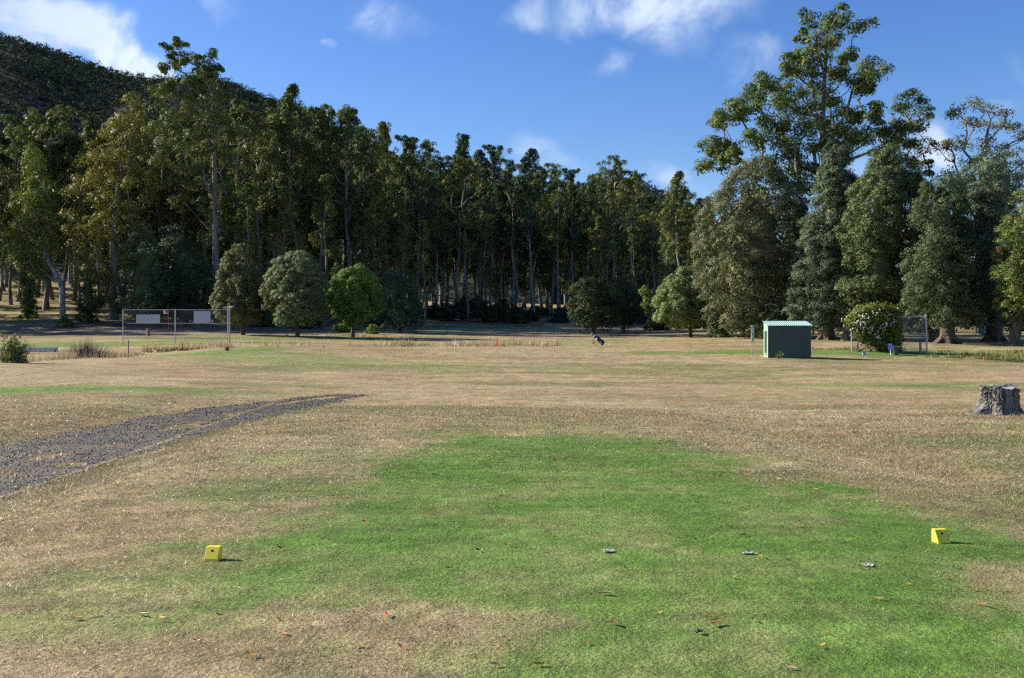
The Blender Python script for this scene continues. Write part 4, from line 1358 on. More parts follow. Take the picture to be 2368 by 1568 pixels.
# ------------------------------------------------------------------ built things
def wedge(name, label, loc, rz, s, m, hole=True, group=None):
    """tee marker: block with a sloping face and a hole for the lifting peg"""
    t = thing(name, label, 'tee marker', loc, rz, group)
    w, d, h = .5, .5, 1.0
    # profile in (y, z): vertical back, flat top, sloping front, low front lip
    prof = [(.42, 0), (.42, .92), (.38, .97), (.05, .97), (-.02, .91), (-.50, .18), (-.50, 0)]
    n = len(prof)
    bev = .03
    V = []
    for sx in (-w, -w + bev, w - bev, w):
        k = bev if abs(sx) == w else 0
        for (yy_, zz) in prof:
            cy_, cz_ = -.04, .5
            V.append((sx, yy_ + (cy_ - yy_) * k * 1.2, zz + (cz_ - zz) * k * 1.2 if zz > 0 else 0))
    Fc = []
    for k in range(3):
        for i in range(n - 1):
            if hole and k == 1 and i == 4:
                continue
            Fc.append([k * n + i, k * n + i + 1, (k + 1) * n + i + 1, (k + 1) * n + i])
    Fc.append(list(range(n))[::-1])
    Fc.append(list(range(3 * n, 4 * n)))
    V = np.array(V)
    parts = [(V * s, Fc, 0)]
    inner = []
    if hole:
        a, b_, c, dd = V[n + 4], V[n + 5], V[2 * n + 5], V[2 * n + 4]
        cen = (a + dd) / 2 * .70 + (b_ + c) / 2 * .30
        ex = unit(dd - a)
        ey = unit(b_ - a)
        nrm = np.cross(ex, ey)
        nrm = nrm if nrm[1] < 0 else -nrm
        ns = 24
        an = np.arange(ns) * 6.28318 / ns
        # square boundary points by angle
        circ, outr = [], []
        for A in an:
            dr = np.array([math.cos(A), math.sin(A)])
            circ.append(cen + .10 * (ex * dr[0] + ey * dr[1]))
            tmax = 1e9
            o2 = np.array([(cen - a) @ ex, (cen - a) @ ey])
            Wd, Hd = np.linalg.norm(dd - a), np.linalg.norm(b_ - a)
            for (o, dv, lim) in ((o2[0], dr[0], Wd), (o2[1], dr[1], Hd)):
                if dv > 1e-6:
                    tmax = min(tmax, (lim - o) / dv)
                elif dv < -1e-6:
                    tmax = min(tmax, -o / dv)
            outr.append(cen + tmax * (ex * dr[0] + ey * dr[1]))
        VV = np.array(circ + outr)
        parts.append((VV * s, [[i, (i + 1) % ns, ns + (i + 1) % ns, ns + i] for i in range(ns)], 0))
        # corner infills
        for cor in (a, b_, c, dd):
            dsts = np.array([np.linalg.norm(np.array(o) - cor) for o in outr])
            i1, i2 = np.argsort(dsts)[:2]
            parts.append((np.array([cor, outr[i1], outr[i2]]) * s, [[0, 1, 2]], 0))
        back = np.array(circ) - nrm * .28
        inner.append((np.concatenate([np.array(circ), back]) * s, [[i, (i + 1) % ns, ns + (i + 1) % ns, ns + i] for i in range(ns)] + [list(range(ns, 2 * ns))], 0))
    mk('body', parts, m, t)
    if inner:
        mk('peg_hole', inner, M_hole, t)
    return t


pm = hit(853 / 4, 2243 / 4)
wedge('tee_marker', 'yellow block tee marker on the grass left of centre, seen from its right', pm, R(-4), .096, M_yellow, True, 'yellow tee markers on the near tee')
pm2 = hit(3763 / 4, 2170 / 4)
wedge('tee_marker', 'yellow block tee marker at the right, its left side brightly lit', pm2, R(7), .10, M_yellow, True, 'yellow tee markers on the near tee')
p = on_ground(909 * 2367 / 4096, 0, 60.5)
wedge('tee_marker', 'small red block tee marker on the green mound before the left backstop', p, R(10), .22, M_pinkred, False)
p = on_ground(3455 * 2367 / 4096, 0, 66)
wedge('tee_marker', 'small blue block tee marker beside the flowering climber', p, R(10), .17, M_bluep, False)

# --- stump
def stump(loc):
    rs = np.random.RandomState(900)
    t = thing('tree_stump', 'weathered grey tree stump with spreading roots in the dry grass', 'tree stump', loc)
    ns, nz = 96, 26
    an = np.arange(ns) * 2 * math.pi / ns
    H = .80
    V = []
    lob = .5 + .5 * np.cos(an * 7 + .6 + .5 * np.sin(an * 2))
    ph = rs.rand(40) * 6.28
    gro = sum(np.abs(np.sin(an * f + ph[i])) ** .6 * w for i, (f, w) in enumerate([(9, .30), (14, .26), (5.5, .28), (23, .16)]))
    roots = np.zeros(ns)
    for (a0, wd, ln) in [(math.pi + .35, .22, .62), (-2.0, .26, .22), (-1.35, .22, .20), (-.5, .25, .18), (.6, .3, .25), (1.7, .3, .3), (2.6, .25, .3)]:
        d = np.angle(np.exp(1j * (an - a0)))
        roots += ln * np.exp(-(d / wd) ** 2)
    for k in range(nz):
        f = k / (nz - 1)
        fl = (1 - f) ** 3.2
        fl2 = (1 - f) ** 5
        r = .43 + .10 * fl + .16 * fl * lob + roots * fl2 * 1.15
        r = r * (1 + .17 * (gro - .55) * (1 - .2 * f)) + .016 * rs.normal(size=ns)
        r = r - .03 * np.sin(f * 7 + an * 3) * .4
        topj = .05 * np.sin(an * 2 + .5) + .03 * np.sin(an * 5) + .025 * rs.normal(size=ns)
        z = H * f - .12 + (topj if k == nz - 1 else topj * f * .6) * .7
        V.append(np.stack([r * np.cos(an), r * np.sin(an) * .9, z + 0 * an], 1))
    V = np.array(V)
    i = np.arange(nz - 1)[:, None] * ns
    j = np.arange(ns)[None]
    Fq = np.stack([i + j, i + (j + 1) % ns, i + ns + (j + 1) % ns, i + ns + j], -1).reshape(-1, 4)
    mk('trunk', [(V.reshape(-1, 3), Fq, 0)], M_stump, t)
    # cut top, slightly dished with a split
    ring = V[-1]
    tops = [ring]
    for s in (.985, .8, .55, .3):
        rr = ring * [s, s, 1]
        rr[:, 2] = rr[:, 2] * (1 if s > .9 else s) + (H - .12) * (0 if s > .9 else 1 - s) - .012 * (1 - s) + .008 * rs.normal(size=ns)
        tops.append(rr)
    n2 = len(tops)
    TV = np.concatenate(tops + [np.array([[0, 0, H - .13]])])
    i = np.arange(n2 - 1)[:, None] * ns
    Fq = np.stack([i + j, i + (j + 1) % ns, i + ns + (j + 1) % ns, i + ns + j], -1).reshape(-1, 4)
    tri = np.array([[(n2 - 1) * ns + k, (n2 - 1) * ns + (k + 1) % ns, n2 * ns] for k in range(ns)])
    mk('cut_top', [(TV, Fq, 0), (TV, tri, 0)], M_stumptop, t)
    return t


m, tt, b = mat('stump_wood')
mp = tt.n('ShaderNodeMapping')
tt.link(tt.n('ShaderNodeTexCoord').outputs['Object'], mp.inputs['Vector'])
mp.inputs['Scale'].default_value = (9, 9, 1.4)
n1 = tt.noise(mp.outputs[0], 1.0, 7.0, 0.65, 0.6)
c = tt.mix(tt.ramp(n1, 0.36, 0.6), (0.030, 0.027, 0.025, 1), (0.215, 0.20, 0.19, 1))
n2 = tt.noise(mp.outputs[0], .45, 3.0, 0.5)
c = tt.mix(tt.ramp(n2, 0.58, 0.72, 0, .7), c, (0.24, 0.155, 0.09, 1))
tt.link(c, b.inputs['Base Color'])
b.inputs['Roughness'].default_value = .85
bp = tt.n('ShaderNodeBump')
bp.inputs['Strength'].default_value = 1.0
bp.inputs['Distance'].default_value = .05
tt.link(n1, bp.inputs['Height'])
tt.link(bp.outputs[0], b.inputs['Normal'])
M_stump = m
M_stumptop = bark_mat('stump_cut', (0.26, 0.26, 0.27), (0.13, 0.13, 0.135), 3, 14)
ps = px(999.5, 412, 25.2)
stump((ps[0], 25.2, gz(ps[0], 25.2)))

# old dark stump between the right trunks
p = on_ground(2172, 0, 82)
t = thing('tree_stump', 'old blackened hollow stump leaning beside the thick trunk on the right', 'tree stump', p)
rs = np.random.RandomState(905)
rings = []
for f in np.linspace(0, 1, 7):
    an = np.arange(18) * 6.283 / 18
    r = (.62 + .5 * (1 - f) ** 3 + .25 * np.sin(an * 3 + 1) * (1 - f)) * (1 + .12 * rs.normal(size=18))
    rings.append(np.stack([r * np.cos(an) - .15 * f, r * np.sin(an), -.15 + f * (1.05 + .25 * np.sin(an + 2))], 1))
V = np.concatenate(rings)
i = np.arange(6)[:, None] * 18
j = np.arange(18)[None]
Fq = np.stack([i + j, i + (j + 1) % 18, i + 18 + (j + 1) % 18, i + 18 + j], -1).reshape(-1, 4)
mk('trunk', [(V, Fq, 0), (V[-18:], [list(range(18))], 0)], M_dark, t)

# --- green shed
def shed():
    y0 = 60.0
    xr = (3245 / 4 - 512) * y0 / F
    xl = (3074 / 4 - 512) * (y0 + .25) / F
    al = R(-6.0)
    W = (xr - xl) / math.cos(al)
    D, hf, hb = 1.75, 2.03, 2.28
    zb = gz((xl + xr) / 2, y0) - .08
    t = thing('tool_shed', 'small dark green corrugated metal shed with pale skillion roof', 'shed', (xl, y0 + .3, zb), al)
    M_front = plain('dark_green_sheet', (0.030, 0.058, 0.052), .45, .0, .08, 1.2)
    M_pale = plain('pale_green_sheet', (0.27, 0.46, 0.335), .5, 0, .05, 1.2)
    M_roof = plain('pale_green_roof', (0.27, 0.42, 0.38), .45, 0, .06, 1.5)
    M_in = plain('dark_green_door', (0.02, 0.04, 0.03), .6, 0, .1, 2)

    def ribbed(x0, x1, yA, yB, top, n):
        """vertical rib cladding from (x0,yA) to (x1,yB); top(f) gives its height"""
        per = []
        for k in range(n):
            for (a, d) in ((0, 0), (.55, 0), (.65, .006), (.9, .006)):
                per.append(((k + a) / n, d))
        per.append((1.0, 0))
        f = np.array([p_[0] for p_ in per])
        d = np.array([p_[1] for p_ in per])
        X = x0 + (x1 - x0) * f
        Y = yA + (yB - yA) * f
        nx, ny = (yB - yA), -(x1 - x0)
        ln = math.hypot(nx, ny)
        X, Y = X + nx / ln * d, Y + ny / ln * d
        lo = np.stack([X, Y, 0 * X], 1)
        hi = np.stack([X, Y, np.array([top(a) for a in f])], 1)
        nn = len(X)
        i = np.arange(nn - 1)
        return np.concatenate([lo, hi]), np.stack([i, i + 1, nn + i + 1, nn + i], 1)
    mk('front_wall', [ribbed(.05, W, 0, 0, lambda f: hf, 17) + (0,)], M_front, t)
    mk('right_wall', [ribbed(W - .004, W - .004, .004, D, lambda f: hf + (hb - hf) * f, 9) + (0,)], M_front, t)
    mk('back_wall', [ribbed(W - .01, .02, D - .004, D - .004, lambda f: hb, 17) + (0,)], M_front, t)
    # left end: pale frame round a dark door with two low slots
    lw = []
    d0, d1 = .42, 1.42
    lw.append(box(0, .5 * d0, .96, .04, d0 - .01, 1.94))
    lw.append(box(0, (d1 + D) / 2, .96, .04, D - d1, 1.94))
    lw.append(box(0, (d0 + d1) / 2, 1.82, .039, d1 - d0, .22))
    # gable wedge
    gv = np.array([[-.02, 0, 1.93], [-.02, D, 1.93], [-.02, D, hb], [-.02, 0, hf], [.02, 0, 1.93], [.02, D, 1.93], [.02, D, hb], [.02, 0, hf]])
    lw.append((gv, np.array([[0, 3, 2, 1], [4, 5, 6, 7], [0, 1, 5, 4], [1, 2, 6, 5], [2, 3, 7, 6], [3, 0, 4, 7]])))
    for (za, zb2) in ((.0, .08), (.14, .24), (.30, .36)):
        lw.append(box(0, (d0 + d1) / 2, (za + zb2) / 2, .038, d1 - d0, zb2 - za))
    mk('end_wall', [a + (0,) for a in lw], M_pale, t)
    door = mk('door', [box(.03, (d0 + d1) / 2, .86, .02, d1 - d0 + .02, 1.72) + (0,)], M_in, t)
    mk('handle', [box(-.002, d1 - .14, 1.0, .03, .1, .03) + (0,)], M_steel, door)
    mk('corner_post', [box(.012, -.006, hf / 2 - .01, .07, .05, hf - .02) + (0,)], M_front, t)
    # corrugated roof with overhang
    nc = 22
    ns = 8
    f = np.linspace(0, 1, nc * ns + 1)
    X = -.08 + (W + .16) * f
    Z = .022 * np.sin(f * nc * 6.283)
    yA, yB = -.12, D + .08
    sl = (hb - hf) / D
    lo = np.stack([X, 0 * X + yA, hf + .035 + sl * yA + Z], 1)
    hi = np.stack([X, 0 * X + yB, hf + .035 + sl * yB + Z], 1)
    n = len(X)
    i = np.arange(n - 1)
    FF = np.stack([i, i + 1, n + i + 1, n + i], 1)
    V = np.concatenate([lo, hi])
    mk('roof', [(V, FF, 0), (V - [0, 0, .008], FF[:, ::-1], 0)], M_roof, t, shade=True)
    return t


shed()
# a weed at the shed's foot
p = hit(3100 / 4, 1433 / 4)
bush('weed', 'thin weed growing against the foot of the green shed', (p[0], 59.2, gz(p[0], 59.2) - .03), .22, .42, (0.12, 0.15, 0.06, 1), 815, 12, 14, .1, .07, -.5, 5)

# --- ladder-like ball washer / marker frame left of the shed
y0 = 62.5
p = on_ground(3013 * 2367 / 4096, 0, y0)
t = thing('marker_frame', 'narrow metal frame with mottled panel standing left of the green shed', 'frame', p, R(12))
for sx in (-.085, .085):
    mk('upright', tube([[sx, 0, -.15], [sx - .05, 0, 1.9]], .016, 6), M_steel, t)
for z in (.42, .62, .84):
    mk('rung', [box(-.02, 0, z, .16, .02, .035) + (0,)], M_steel, t)
M_mot, mt, mb = mat('mottled_panel')
co = mt.n('ShaderNodeTexCoord').outputs['Object']
n1 = mt.noise(co, 9.0, 3.0, .7)
c = mt.mix(mt.ramp(n1, .42, .52), (0.12, 0.10, 0.08, 1), (0.5, 0.5, 0.47, 1))
n2 = mt.noise(co, 4.0, 2.0, .5)
c = mt.mix(mt.ramp(n2, .55, .62), c, (0.16, 0.34, 0.10, 1))
mt.link(c, mb.inputs['Base Color'])
mb.inputs['Roughness'].default_value = .6
mk('panel', [box(-.035, .02, 1.38, .19, .03, .95) + (0,)], M_mot, t)
mk('cap', [box(-.05, 0, 1.88, .22, .07, .07) + (0,)], M_steel, t)


# --- chain link panels
def chainlink(W, H, cell, r, z0=0.0):
    V, parts = [], []
    n = int((W + H) / cell) + 2
    segs = []
    for k in range(n):
        c = k * cell
        x0, z_0 = c, 0.0
        if x0 > W:
            x0, z_0 = W, c - W
        x1, z_1 = c - H, H
        if x1 < 0:
            x1, z_1 = 0, c
        if z_0 < H:
            segs.append(((x0, z_0), (x1, z_1)))
            segs.append(((W - x0, z_0), (W - x1, z_1)))
    for (a, b_) in segs:
        d = np.array([b_[0] - a[0], b_[1] - a[1]])
        L = np.linalg.norm(d)
        if L < .02:
            continue
        nrm = np.array([-d[1], d[0]]) / L * r
        V = np.array([[a[0] + nrm[0], -r, a[1] + nrm[1]], [a[0] - nrm[0], -r, a[1] - nrm[1]], [a[0], r, a[1]],
                      [b_[0] + nrm[0], -r, b_[1] + nrm[1]], [b_[0] - nrm[0], -r, b_[1] - nrm[1]], [b_[0], r, b_[1]]]) + [0, 0, z0]
        parts.append((V, np.array([[0, 1, 4, 3], [1, 2, 5, 4], [2, 0, 3, 5]]), 0))
    return parts


# left backstop
yb = 84.0
xa, xm, xe = [(v_ / 4 - 512) * yb / F for v_ in (492, 701, 911)]
topz = px(0, 1237 / 4, yb)[2]
t = thing('backstop_fence', 'two bay galvanised chain link backstop on the left, hung with white boards', 'fence', (xa, yb, 0))
W = xe - xa
for (x, r_, zt) in ((0, .035, topz), (xm - xa, .05, topz + .03), (W, .045, topz)):
    mk('post', tube([[x, 0, gz(xa + x, yb) - .3], [x, 0, zt]], r_, 8), M_steel, t)
zl = px(0, 1353 / 4, yb)[2]
zm = px(0, 1293 / 4, yb)[2]
for zz, r_ in ((topz - .04, .032), (zm, .03), (zl, .03)):
    mk('rail', tube([[0.0 if zz != zm else .35, 0, zz], [W, 0, zz]], r_, 6), M_steel, t)
mk('chain_link', [(V_ + [0, .04, 0], F_, m_) for (V_, F_, m_) in chainlink(W, topz - zl - .04, .13, .0028, zl)], M_wire, t)
tl_ = thing('light_pole', 'thick grey pole with white lamp box at the right end of the left backstop', 'pole', (xe + .14, yb + .05, gz(xe, yb)))
mk('pole', tube([[0, 0, -.3], [0, 0, topz + .12 - gz(xe, yb)]], .052, 10), M_steel, tl_)
hz_ = topz + .1 - gz(xe, yb)
hv = [box(-.12, -.05, hz_ + .05, .14, .14, .14), box(.1, -.05, hz_ + .1, .26, .2, .16)]
mk('lamp_box', [a + (0,) for a in hv], M_white, tl_)
for (x0, x1, v0, v1, lab) in ((545, 640, 1258, 1293, 'long pale grey board hung on the left bay of the backstop'), (775, 842, 1244, 1292, 'squarer white board hung on the right bay of the backstop')):
    a, b_ = px(x0 / 4, v0 / 4, yb - .08), px(x1 / 4, v1 / 4, yb - .08)
    o = mk('board', [box(0, 0, 0, b_[0] - a[0], .03, a[2] - b_[2]) + (0,)], M_board, None)
    o.location = ((a[0] + b_[0]) / 2, yb - .07, (a[2] + b_[2]) / 2)
    tag(o, lab, 'board')
# flag behind
yf = 101.0
xf = (673 / 4 - 512) * yf / F
gzf = gz(xf, yf)
zt = px(0, 1237 / 4, yf)[2]
t = thing('golf_flag', 'red and white golf flag on a thin red pin behind the left backstop', 'flag', (xf, yf, gzf))
mk('pin', tube([[0, 0, -.1], [.02, 0, zt - gzf]], .014, 6), M_redp, t)
gx_, gz_ = np.meshgrid(np.linspace(0, -.52, 9), np.linspace(0, -.40, 6))
wv = .05 * np.sin(gx_ * 9 + gz_ * 3)
V = np.stack([gx_.ravel(), wv.ravel(), (gz_ + .18 * gx_ * 0 - .12 * np.abs(gx_)).ravel() + zt - gzf - .02], 1)
i = (np.arange(5)[:, None] * 9 + np.arange(8)[None]).ravel()
FF = np.stack([i, i + 1, i + 10, i + 9], 1)
cenx = V[FF].mean(1)
whitef = (cenx[:, 0] < -.30) | (cenx[:, 2] < zt - gzf - .36)
fl = mk('flag', [(V, FF[~whitef], 0), (V, FF[whitef], 1)], [M_redp, M_white], t)
p = on_ground(593 * 2367 / 4096, 0, 97)
o = thing('stub_post', 'short pale timber post behind the left backstop', 'post', p)
mk('shaft', tube([[0, 0, -.2], [0, 0, .75]], [.17, .15], 10), M_wood, o)

# right backstop
yb = 69.0
xl_, xr_ = (3408 / 4 - 512) * yb / F, (3688 / 4 - 512) * yb / F
t = thing('backstop_fence', 'tall chain link backstop on the right, half covered by a flowering climber', 'fence', (xl_, yb, 0))
W = xr_ - xl_
dyr = -.9      # right end stands nearer
zt = px(0, 1258 / 4, yb)[2]
g0, g1 = gz(xl_, yb), gz(xr_, yb + dyr)
for (x, y, r_, zg, ztop) in ((0, 0, .04, g0, g0 + 2.3), (W, dyr, .055, g1, zt)):
    mk('post', tube([[x, y, zg - .3], [x - (.12 if x > 0 else .06), y, ztop]], r_, 8), M_steel, t)
for (v, r_) in ((1266, .04), (1335, .038), (1405, .036)):
    zz = px(0, v / 4, yb)[2]
    xs0 = W * .18 if v < 1300 else 0.0
    mk('rail', tube([[xs0, dyr * xs0 / W, zz - .06], [W - .06, dyr, zz]], r_, 6), M_steel, t)
zlo = px(0, 1405 / 4, yb)[2]
cl = chainlink(W, zt - .15 - zlo, .12, .006, zlo)
cl = [(np.stack([V_[:, 0], V_[:, 1] + dyr * V_[:, 0] / W + .05, V_[:, 2]], 1), F_, 0) for (V_, F_, m_) in cl]
mk('chain_link', cl, M_wire, t)
wp = on_ground(3681 * 2367 / 4096, 0, 67.6)
o = thing('stub_post', 'short round timber post in front of the tall right fence post', 'post', wp)
mk('shaft', tube([[0, 0, -.2], [0, 0, .82]], [.085, .075], 9), M_wood, o)
wp = on_ground(3606 * 2367 / 4096, 0, 67.9)
o = thing('stub_post', 'thin grey stake half hidden in the climber beside the bin', 'post', wp)
mk('shaft', tube([[0, 0, -.2], [0, 0, .85]], [.03, .03], 7), M_wood, o)

# flowering climber on the right backstop
rs = np.random.RandomState(950)
yc_ = 68.6
PR = [(1222, 3480, 3580), (1235, 3420, 3608), (1260, 3385, 3622), (1290, 3368, 3628), (1320, 3375, 3625), (1345, 3405, 3622), (1365, 3432, 3622), (1395, 3505, 3620), (1425, 3522, 3615)]
PR = [(a * 2367 / 4096, b_ * 2367 / 4096, c_ * 2367 / 4096) for a, b_, c_ in PR]
P = fill_outline(rs, PR, 300, yc_, .3, .2, .38)
base = np.array([(3555 / 4 - 512) * yc_ / F, yc_, gz((3555 / 4 - 512) * yc_ / F, yc_)])
t = thing('flowering_climber', 'green rambling climber with white flowers draped over the right backstop', 'climber', base)
f_ = mk('foliage', [cards(rs, P - base, rs.uniform(.25, .48, len(P)), 60, .15, 1.0, 1.0, -1, .45, .2) + (0,)], M_leaf, t)
f_.color = (0.098, 0.118, 0.026, 1)
st = []
for k in range(26):
    a = P[rs.randint(len(P))] - base
    b_ = np.array([rs.uniform(-2.4, .5), rs.uniform(-.2, .2), -.05])
    st += tube([b_, (a + b_) / 2 + rs.normal(size=3) * .25, a], [.03, .02, .01], 5, False)
mk('stems', st, plain('vine_stem', (0.13, 0.10, 0.075), .9, 0, .3, 5), t)
fl = []
for (zx, zy, n) in [(175, 440, 5), (130, 575, 4), (455, 250, 4), (440, 305, 2), (520, 255, 2), (575, 265, 3), (505, 365, 5), (540, 380, 4), (635, 330, 4), (610, 380, 5), (630, 430, 6), (690, 410, 4), (740, 415, 3), (505, 495, 4), (565, 530, 6), (525, 540, 3),
                     (650, 495, 6), (655, 540, 5), (650, 650, 7), (605, 645, 3), (600, 710, 6), (740, 760, 6), (810, 640, 8), (825, 680, 7), (820, 740, 5), (880, 250, 3), (905, 295, 2), (955, 335, 3), (825, 325, 2), (955, 380, 2), (1135, 360, 4), (1220, 350, 4),
                     (1190, 440, 4), (1160, 540, 7), (1165, 600, 6), (1265, 545, 5), (1360, 520, 4), (1470, 218, 3), (1015, 615, 4), (1080, 620, 5), (980, 655, 4), (1060, 670, 4), (1145, 695, 5), (975, 755, 7), (905, 840, 7), (920, 870, 7), (970, 890, 6), (440, 720, 5),
                     (345, 715, 3), (430, 520, 3), (335, 565, 2), (255, 600, 2), (345, 828, 2), (1085, 210, 2), (1360, 480, 3), (860, 630, 4)]:
    pu, pv = 3350 + zx / 5.92, 1200 + zy / 5.92
    c = px(pu / 4, pv / 4, yc_ - rs.uniform(.75, 1.05)) - base
    for k in range(max(1, int(n * .7))):
        fl.append(c + rs.normal(size=3) * [.10, .06, .08])
fl = np.array(fl)
mk('blossoms', [cards(rs, fl, np.full(len(fl), .04), 5, .066, 0, 1, -1, .9, .1, .9) + (0,)], plain('white_petal', (0.78, 0.80, 0.78), .6, 0, .04, 5), t)

# hole sign
ys_ = 66.4
p = on_ground(3561 * 2367 / 4096, 0, ys_)
t = thing('hole_sign', 'blue sign with a white number sixteen on a short stake beside the bin', 'sign', p)
mk('stake', tube([[.05, 0.02, -.15], [.03, 0.02, .5]], .022, 6), M_white, t)
zb_ = .36
M_sign = plain('sign_blue', (0.06, 0.11, 0.62), .5, 0, .05, 3)
mk('plate', [box(.02, 0, zb_ + .22, .27, .02, .40) + (0,)], M_sign, t)


def text(name, body, size, loc, m, parent, ext=.003, rot=(R(90), 0, 0), bold=.0):
    cu = bpy.data.curves.new(name, 'FONT')
    cu.body = body
    cu.size = size
    cu.extrude = ext
    cu.offset = bold
    cu.align_x = 'CENTER'
    cu.align_y = 'CENTER'
    cu.materials.append(m)
    tmp = bpy.data.objects.new(name + '_outline', cu)
    COL.objects.link(tmp)
    bpy.context.view_layer.update()
    me = bpy.data.meshes.new_from_object(tmp.evaluated_get(bpy.context.evaluated_depsgraph_get()))
    bpy.data.objects.remove(tmp)
    o = bpy.data.objects.new(name, me)
    COL.objects.link(o)
    o.parent = parent
    o.location = loc
    o.rotation_euler = rot
    return o


text('numeral', '16', .24, (.02, -.014, zb_ + .29), M_white, t, .003, (R(90), 0, 0), .008)
for z, w in ((.12, .2), (.06, .16)):
    mk('text_line', [box(.02, -.0115, zb_ + z, w, .004, .028) + (0,)], M_white, t)

# bin
p = on_ground(3583.5 * 2367 / 4096, 0, 66.5)
t = thing('rubbish_bin', 'dark blue grey plastic bin with a flared rim beside the number sign', 'bin', p)
M_bin = plain('bin_plastic', (0.045, 0.060, 0.082), .45, 0, .08, 3)
prof = [(.19, -.03), (.20, .0), (.245, .50), (.25, .51), (.285, .512), (.29, .55), (.25, .56), (.235, .50), (.19, .05)]
ns = 28
an = np.arange(ns) * 6.28318 / ns
V = np.concatenate([np.stack([r_ * np.cos(an), r_ * np.sin(an), 0 * an + z_], 1) for r_, z_ in prof]) * [.86, .86, 1]
i = np.arange(len(prof) - 1)[:, None] * ns
j = np.arange(ns)[None]
Fq = np.stack([i + j, i + (j + 1) % ns, i + ns + (j + 1) % ns, i + ns + j], -1).reshape(-1, 4)
mk('body', [(V, Fq, 0), (V[-ns:], [list(range(ns))], 0)], M_bin, t, shade=True)
mk('liner', tube(np.array([[.234 * math.cos(a) + 0, .234 * math.sin(a), .575 + .012 * math.sin(5 * a)] for a in np.linspace(0, 6.2, 26)]), .016, 6), plain('liner_plastic', (0.25, 0.26, 0.28), .35, 0, .2, 9), t)

# red hazard stakes
STK = [(45, 1441, 1412, 45.2, 'thick red stake in front of the bush at the left edge', .055), (137, 1389, 1378, 78, 'short orange red stake on the far left lawn', .05), (732, 1388, 1368, 73, 'red stake in the straw grass below the left backstop', .05),
       (1110, 1386, 1379, 74, 'tiny dark red stake right of the red tee marker', .05), (1296, 1396, 1384, 72, 'small red stake below the bright green round tree', .055), (1951, 1373, 1361, 80, 'thin leaning red stake left of the taller one', .03),
       (1989, 1378, 1356, 79, 'tall red stake in the straw grass left of the golf bag', .075), (2231, 1373, 1361, 80, 'red stake just left of the golf bag', .05), (3938, 1445, 1427, 61.5, 'red stake on the ditch bank at the right', .055)]
for (sx, sb, stp, y, lab, w) in STK:
    x = (sx / 4 - 512) * y / F
    zg = gz(x, y)
    ztop = max(zg + .2, px(0, stp / 4, y)[2])
    o = thing('hazard_stake', lab, 'stake', (x, y, zg), rng.rand(), 'red hazard stakes')
    ln = -.12 * (ztop - zg)
    V, Fq = box(0, 0, 0, w * 1.3, w * 1.3, 1)
    V[:, 2] = np.where(V[:, 2] > 0, ztop - zg, -.15)
    V[:4] *= [.8, .8, 1]
    V[4:, 0] += ln
    tp = np.array([[ln, 0, ztop - zg + w * .5]])
    VV = np.concatenate([V, tp])
    mk('shaft', [(VV, Fq[[0, 2, 3, 4, 5]], 0), (VV, np.array([[4, 5, 8], [5, 6, 8], [6, 7, 8], [7, 4, 8]]), 0)], M_redp, o)
p = on_ground(514 * 2367 / 4096, 0, 66)
o = thing('stub_post', 'thin dark post in the straw grass left of the red stake', 'post', p)
mk('shaft', tube([[0, 0, -.2], [0, 0, px(0, 1361 / 4, 66)[2] - p[2]]], .04, 7), M_wood, o)
# small culvert slab on the far left lawn
p = px(115 / 4, 1394 / 4, 72)
o = mk('culvert', [box(0, 0, .04, 4.0, .5, .34) + (0,), box(1.4, -.3, -.04, 1.2, .3, .2) + (0,)], M_concrete)
o.location = (p[0], 72, p[2] - .12)
tag(o, 'low grey concrete culvert edge by the ditch at the far left', 'culvert')

# --- golf bag
yg = 80.0
S = .00255


def gb(zx, zy, d=0.0):
    return np.array([(zx - 900) * S, d, (1040 - zy) * S])


xg = ((2280 + 900 / 7.84) / 4 - 512) * yg / F
gzg = gz(xg, yg)
t = thing('golf_bag', 'black golf bag leaning back on its two stand legs on the far fairway', 'golf bag', (xg, yg, gzg))
a0, a1 = gb(1050, 985), gb(785, 715)
axis_ = [a0 + (a1 - a0) * f for f in (0, .03, .1, .3, .55, .8, .97, 1)]
mk('body', tube(axis_, [.10, .135, .155, .16, .15, .14, .15, .145], 16), M_black, t, shade=True)
M_navy = plain('grey_navy_cloth', (0.05, 0.06, 0.10), .6, 0, .3, 9)
pk = [a0 + (a1 - a0) * f + np.array([.075, -.05, .075]) for f in (.52, .60, .8, .92)]
mk('upper_pocket', tube(pk, [.06, .095, .095, .06], 12), M_navy, t, shade=True)
pk = [a0 + (a1 - a0) * f + np.array([.085, -.02, .09]) for f in (.06, .12, .34, .42)]
mk('lower_pocket', tube(pk, [.07, .105, .11, .07], 12), M_black, t, shade=True)
pk = [gb(828, 770, -.15), gb(826, 800, -.17), gb(828, 840, -.17), gb(835, 865, -.15)]
mk('ball_pocket', tube(pk, [.03, .06, .062, .03], 10), M_white, t, shade=True)
mk('leg', tube([gb(745, 790, -.05), gb(845, 1035, -.32)], .014, 6) + tube([gb(838, 1034, -.33), gb(862, 1041, -.33)], .02, 6), M_black, t)
mk('leg', tube([gb(730, 800, .05), gb(805, 1040, .25)], .014, 6) + tube([gb(800, 1036, .25), gb(822, 1043, .25)], .02, 6), M_black, t)
mk('strap', tube([gb(900, 690, -.1), gb(955, 720, -.15), gb(968, 790, -.14), gb(940, 830, -.1)], [.018, .022, .022, .018], 6), M_navy, t)
mk('top_rim', tube([a1 + np.array([-.02, 0, -.02]), a1 + (a1 - a0) * .05], [.16, .165], 16), M_white, t, shade=True)
dirv = unit(a1 - a0)
rotm = (0, 0, 0)
rb = mk('logo_panel', [(np.array([gb(915, 895, -.165), gb(945, 885, -.165), gb(990, 950, -.165), gb(960, 962, -.165)]), [[0, 3, 2, 1]], 0)], M_black, t)
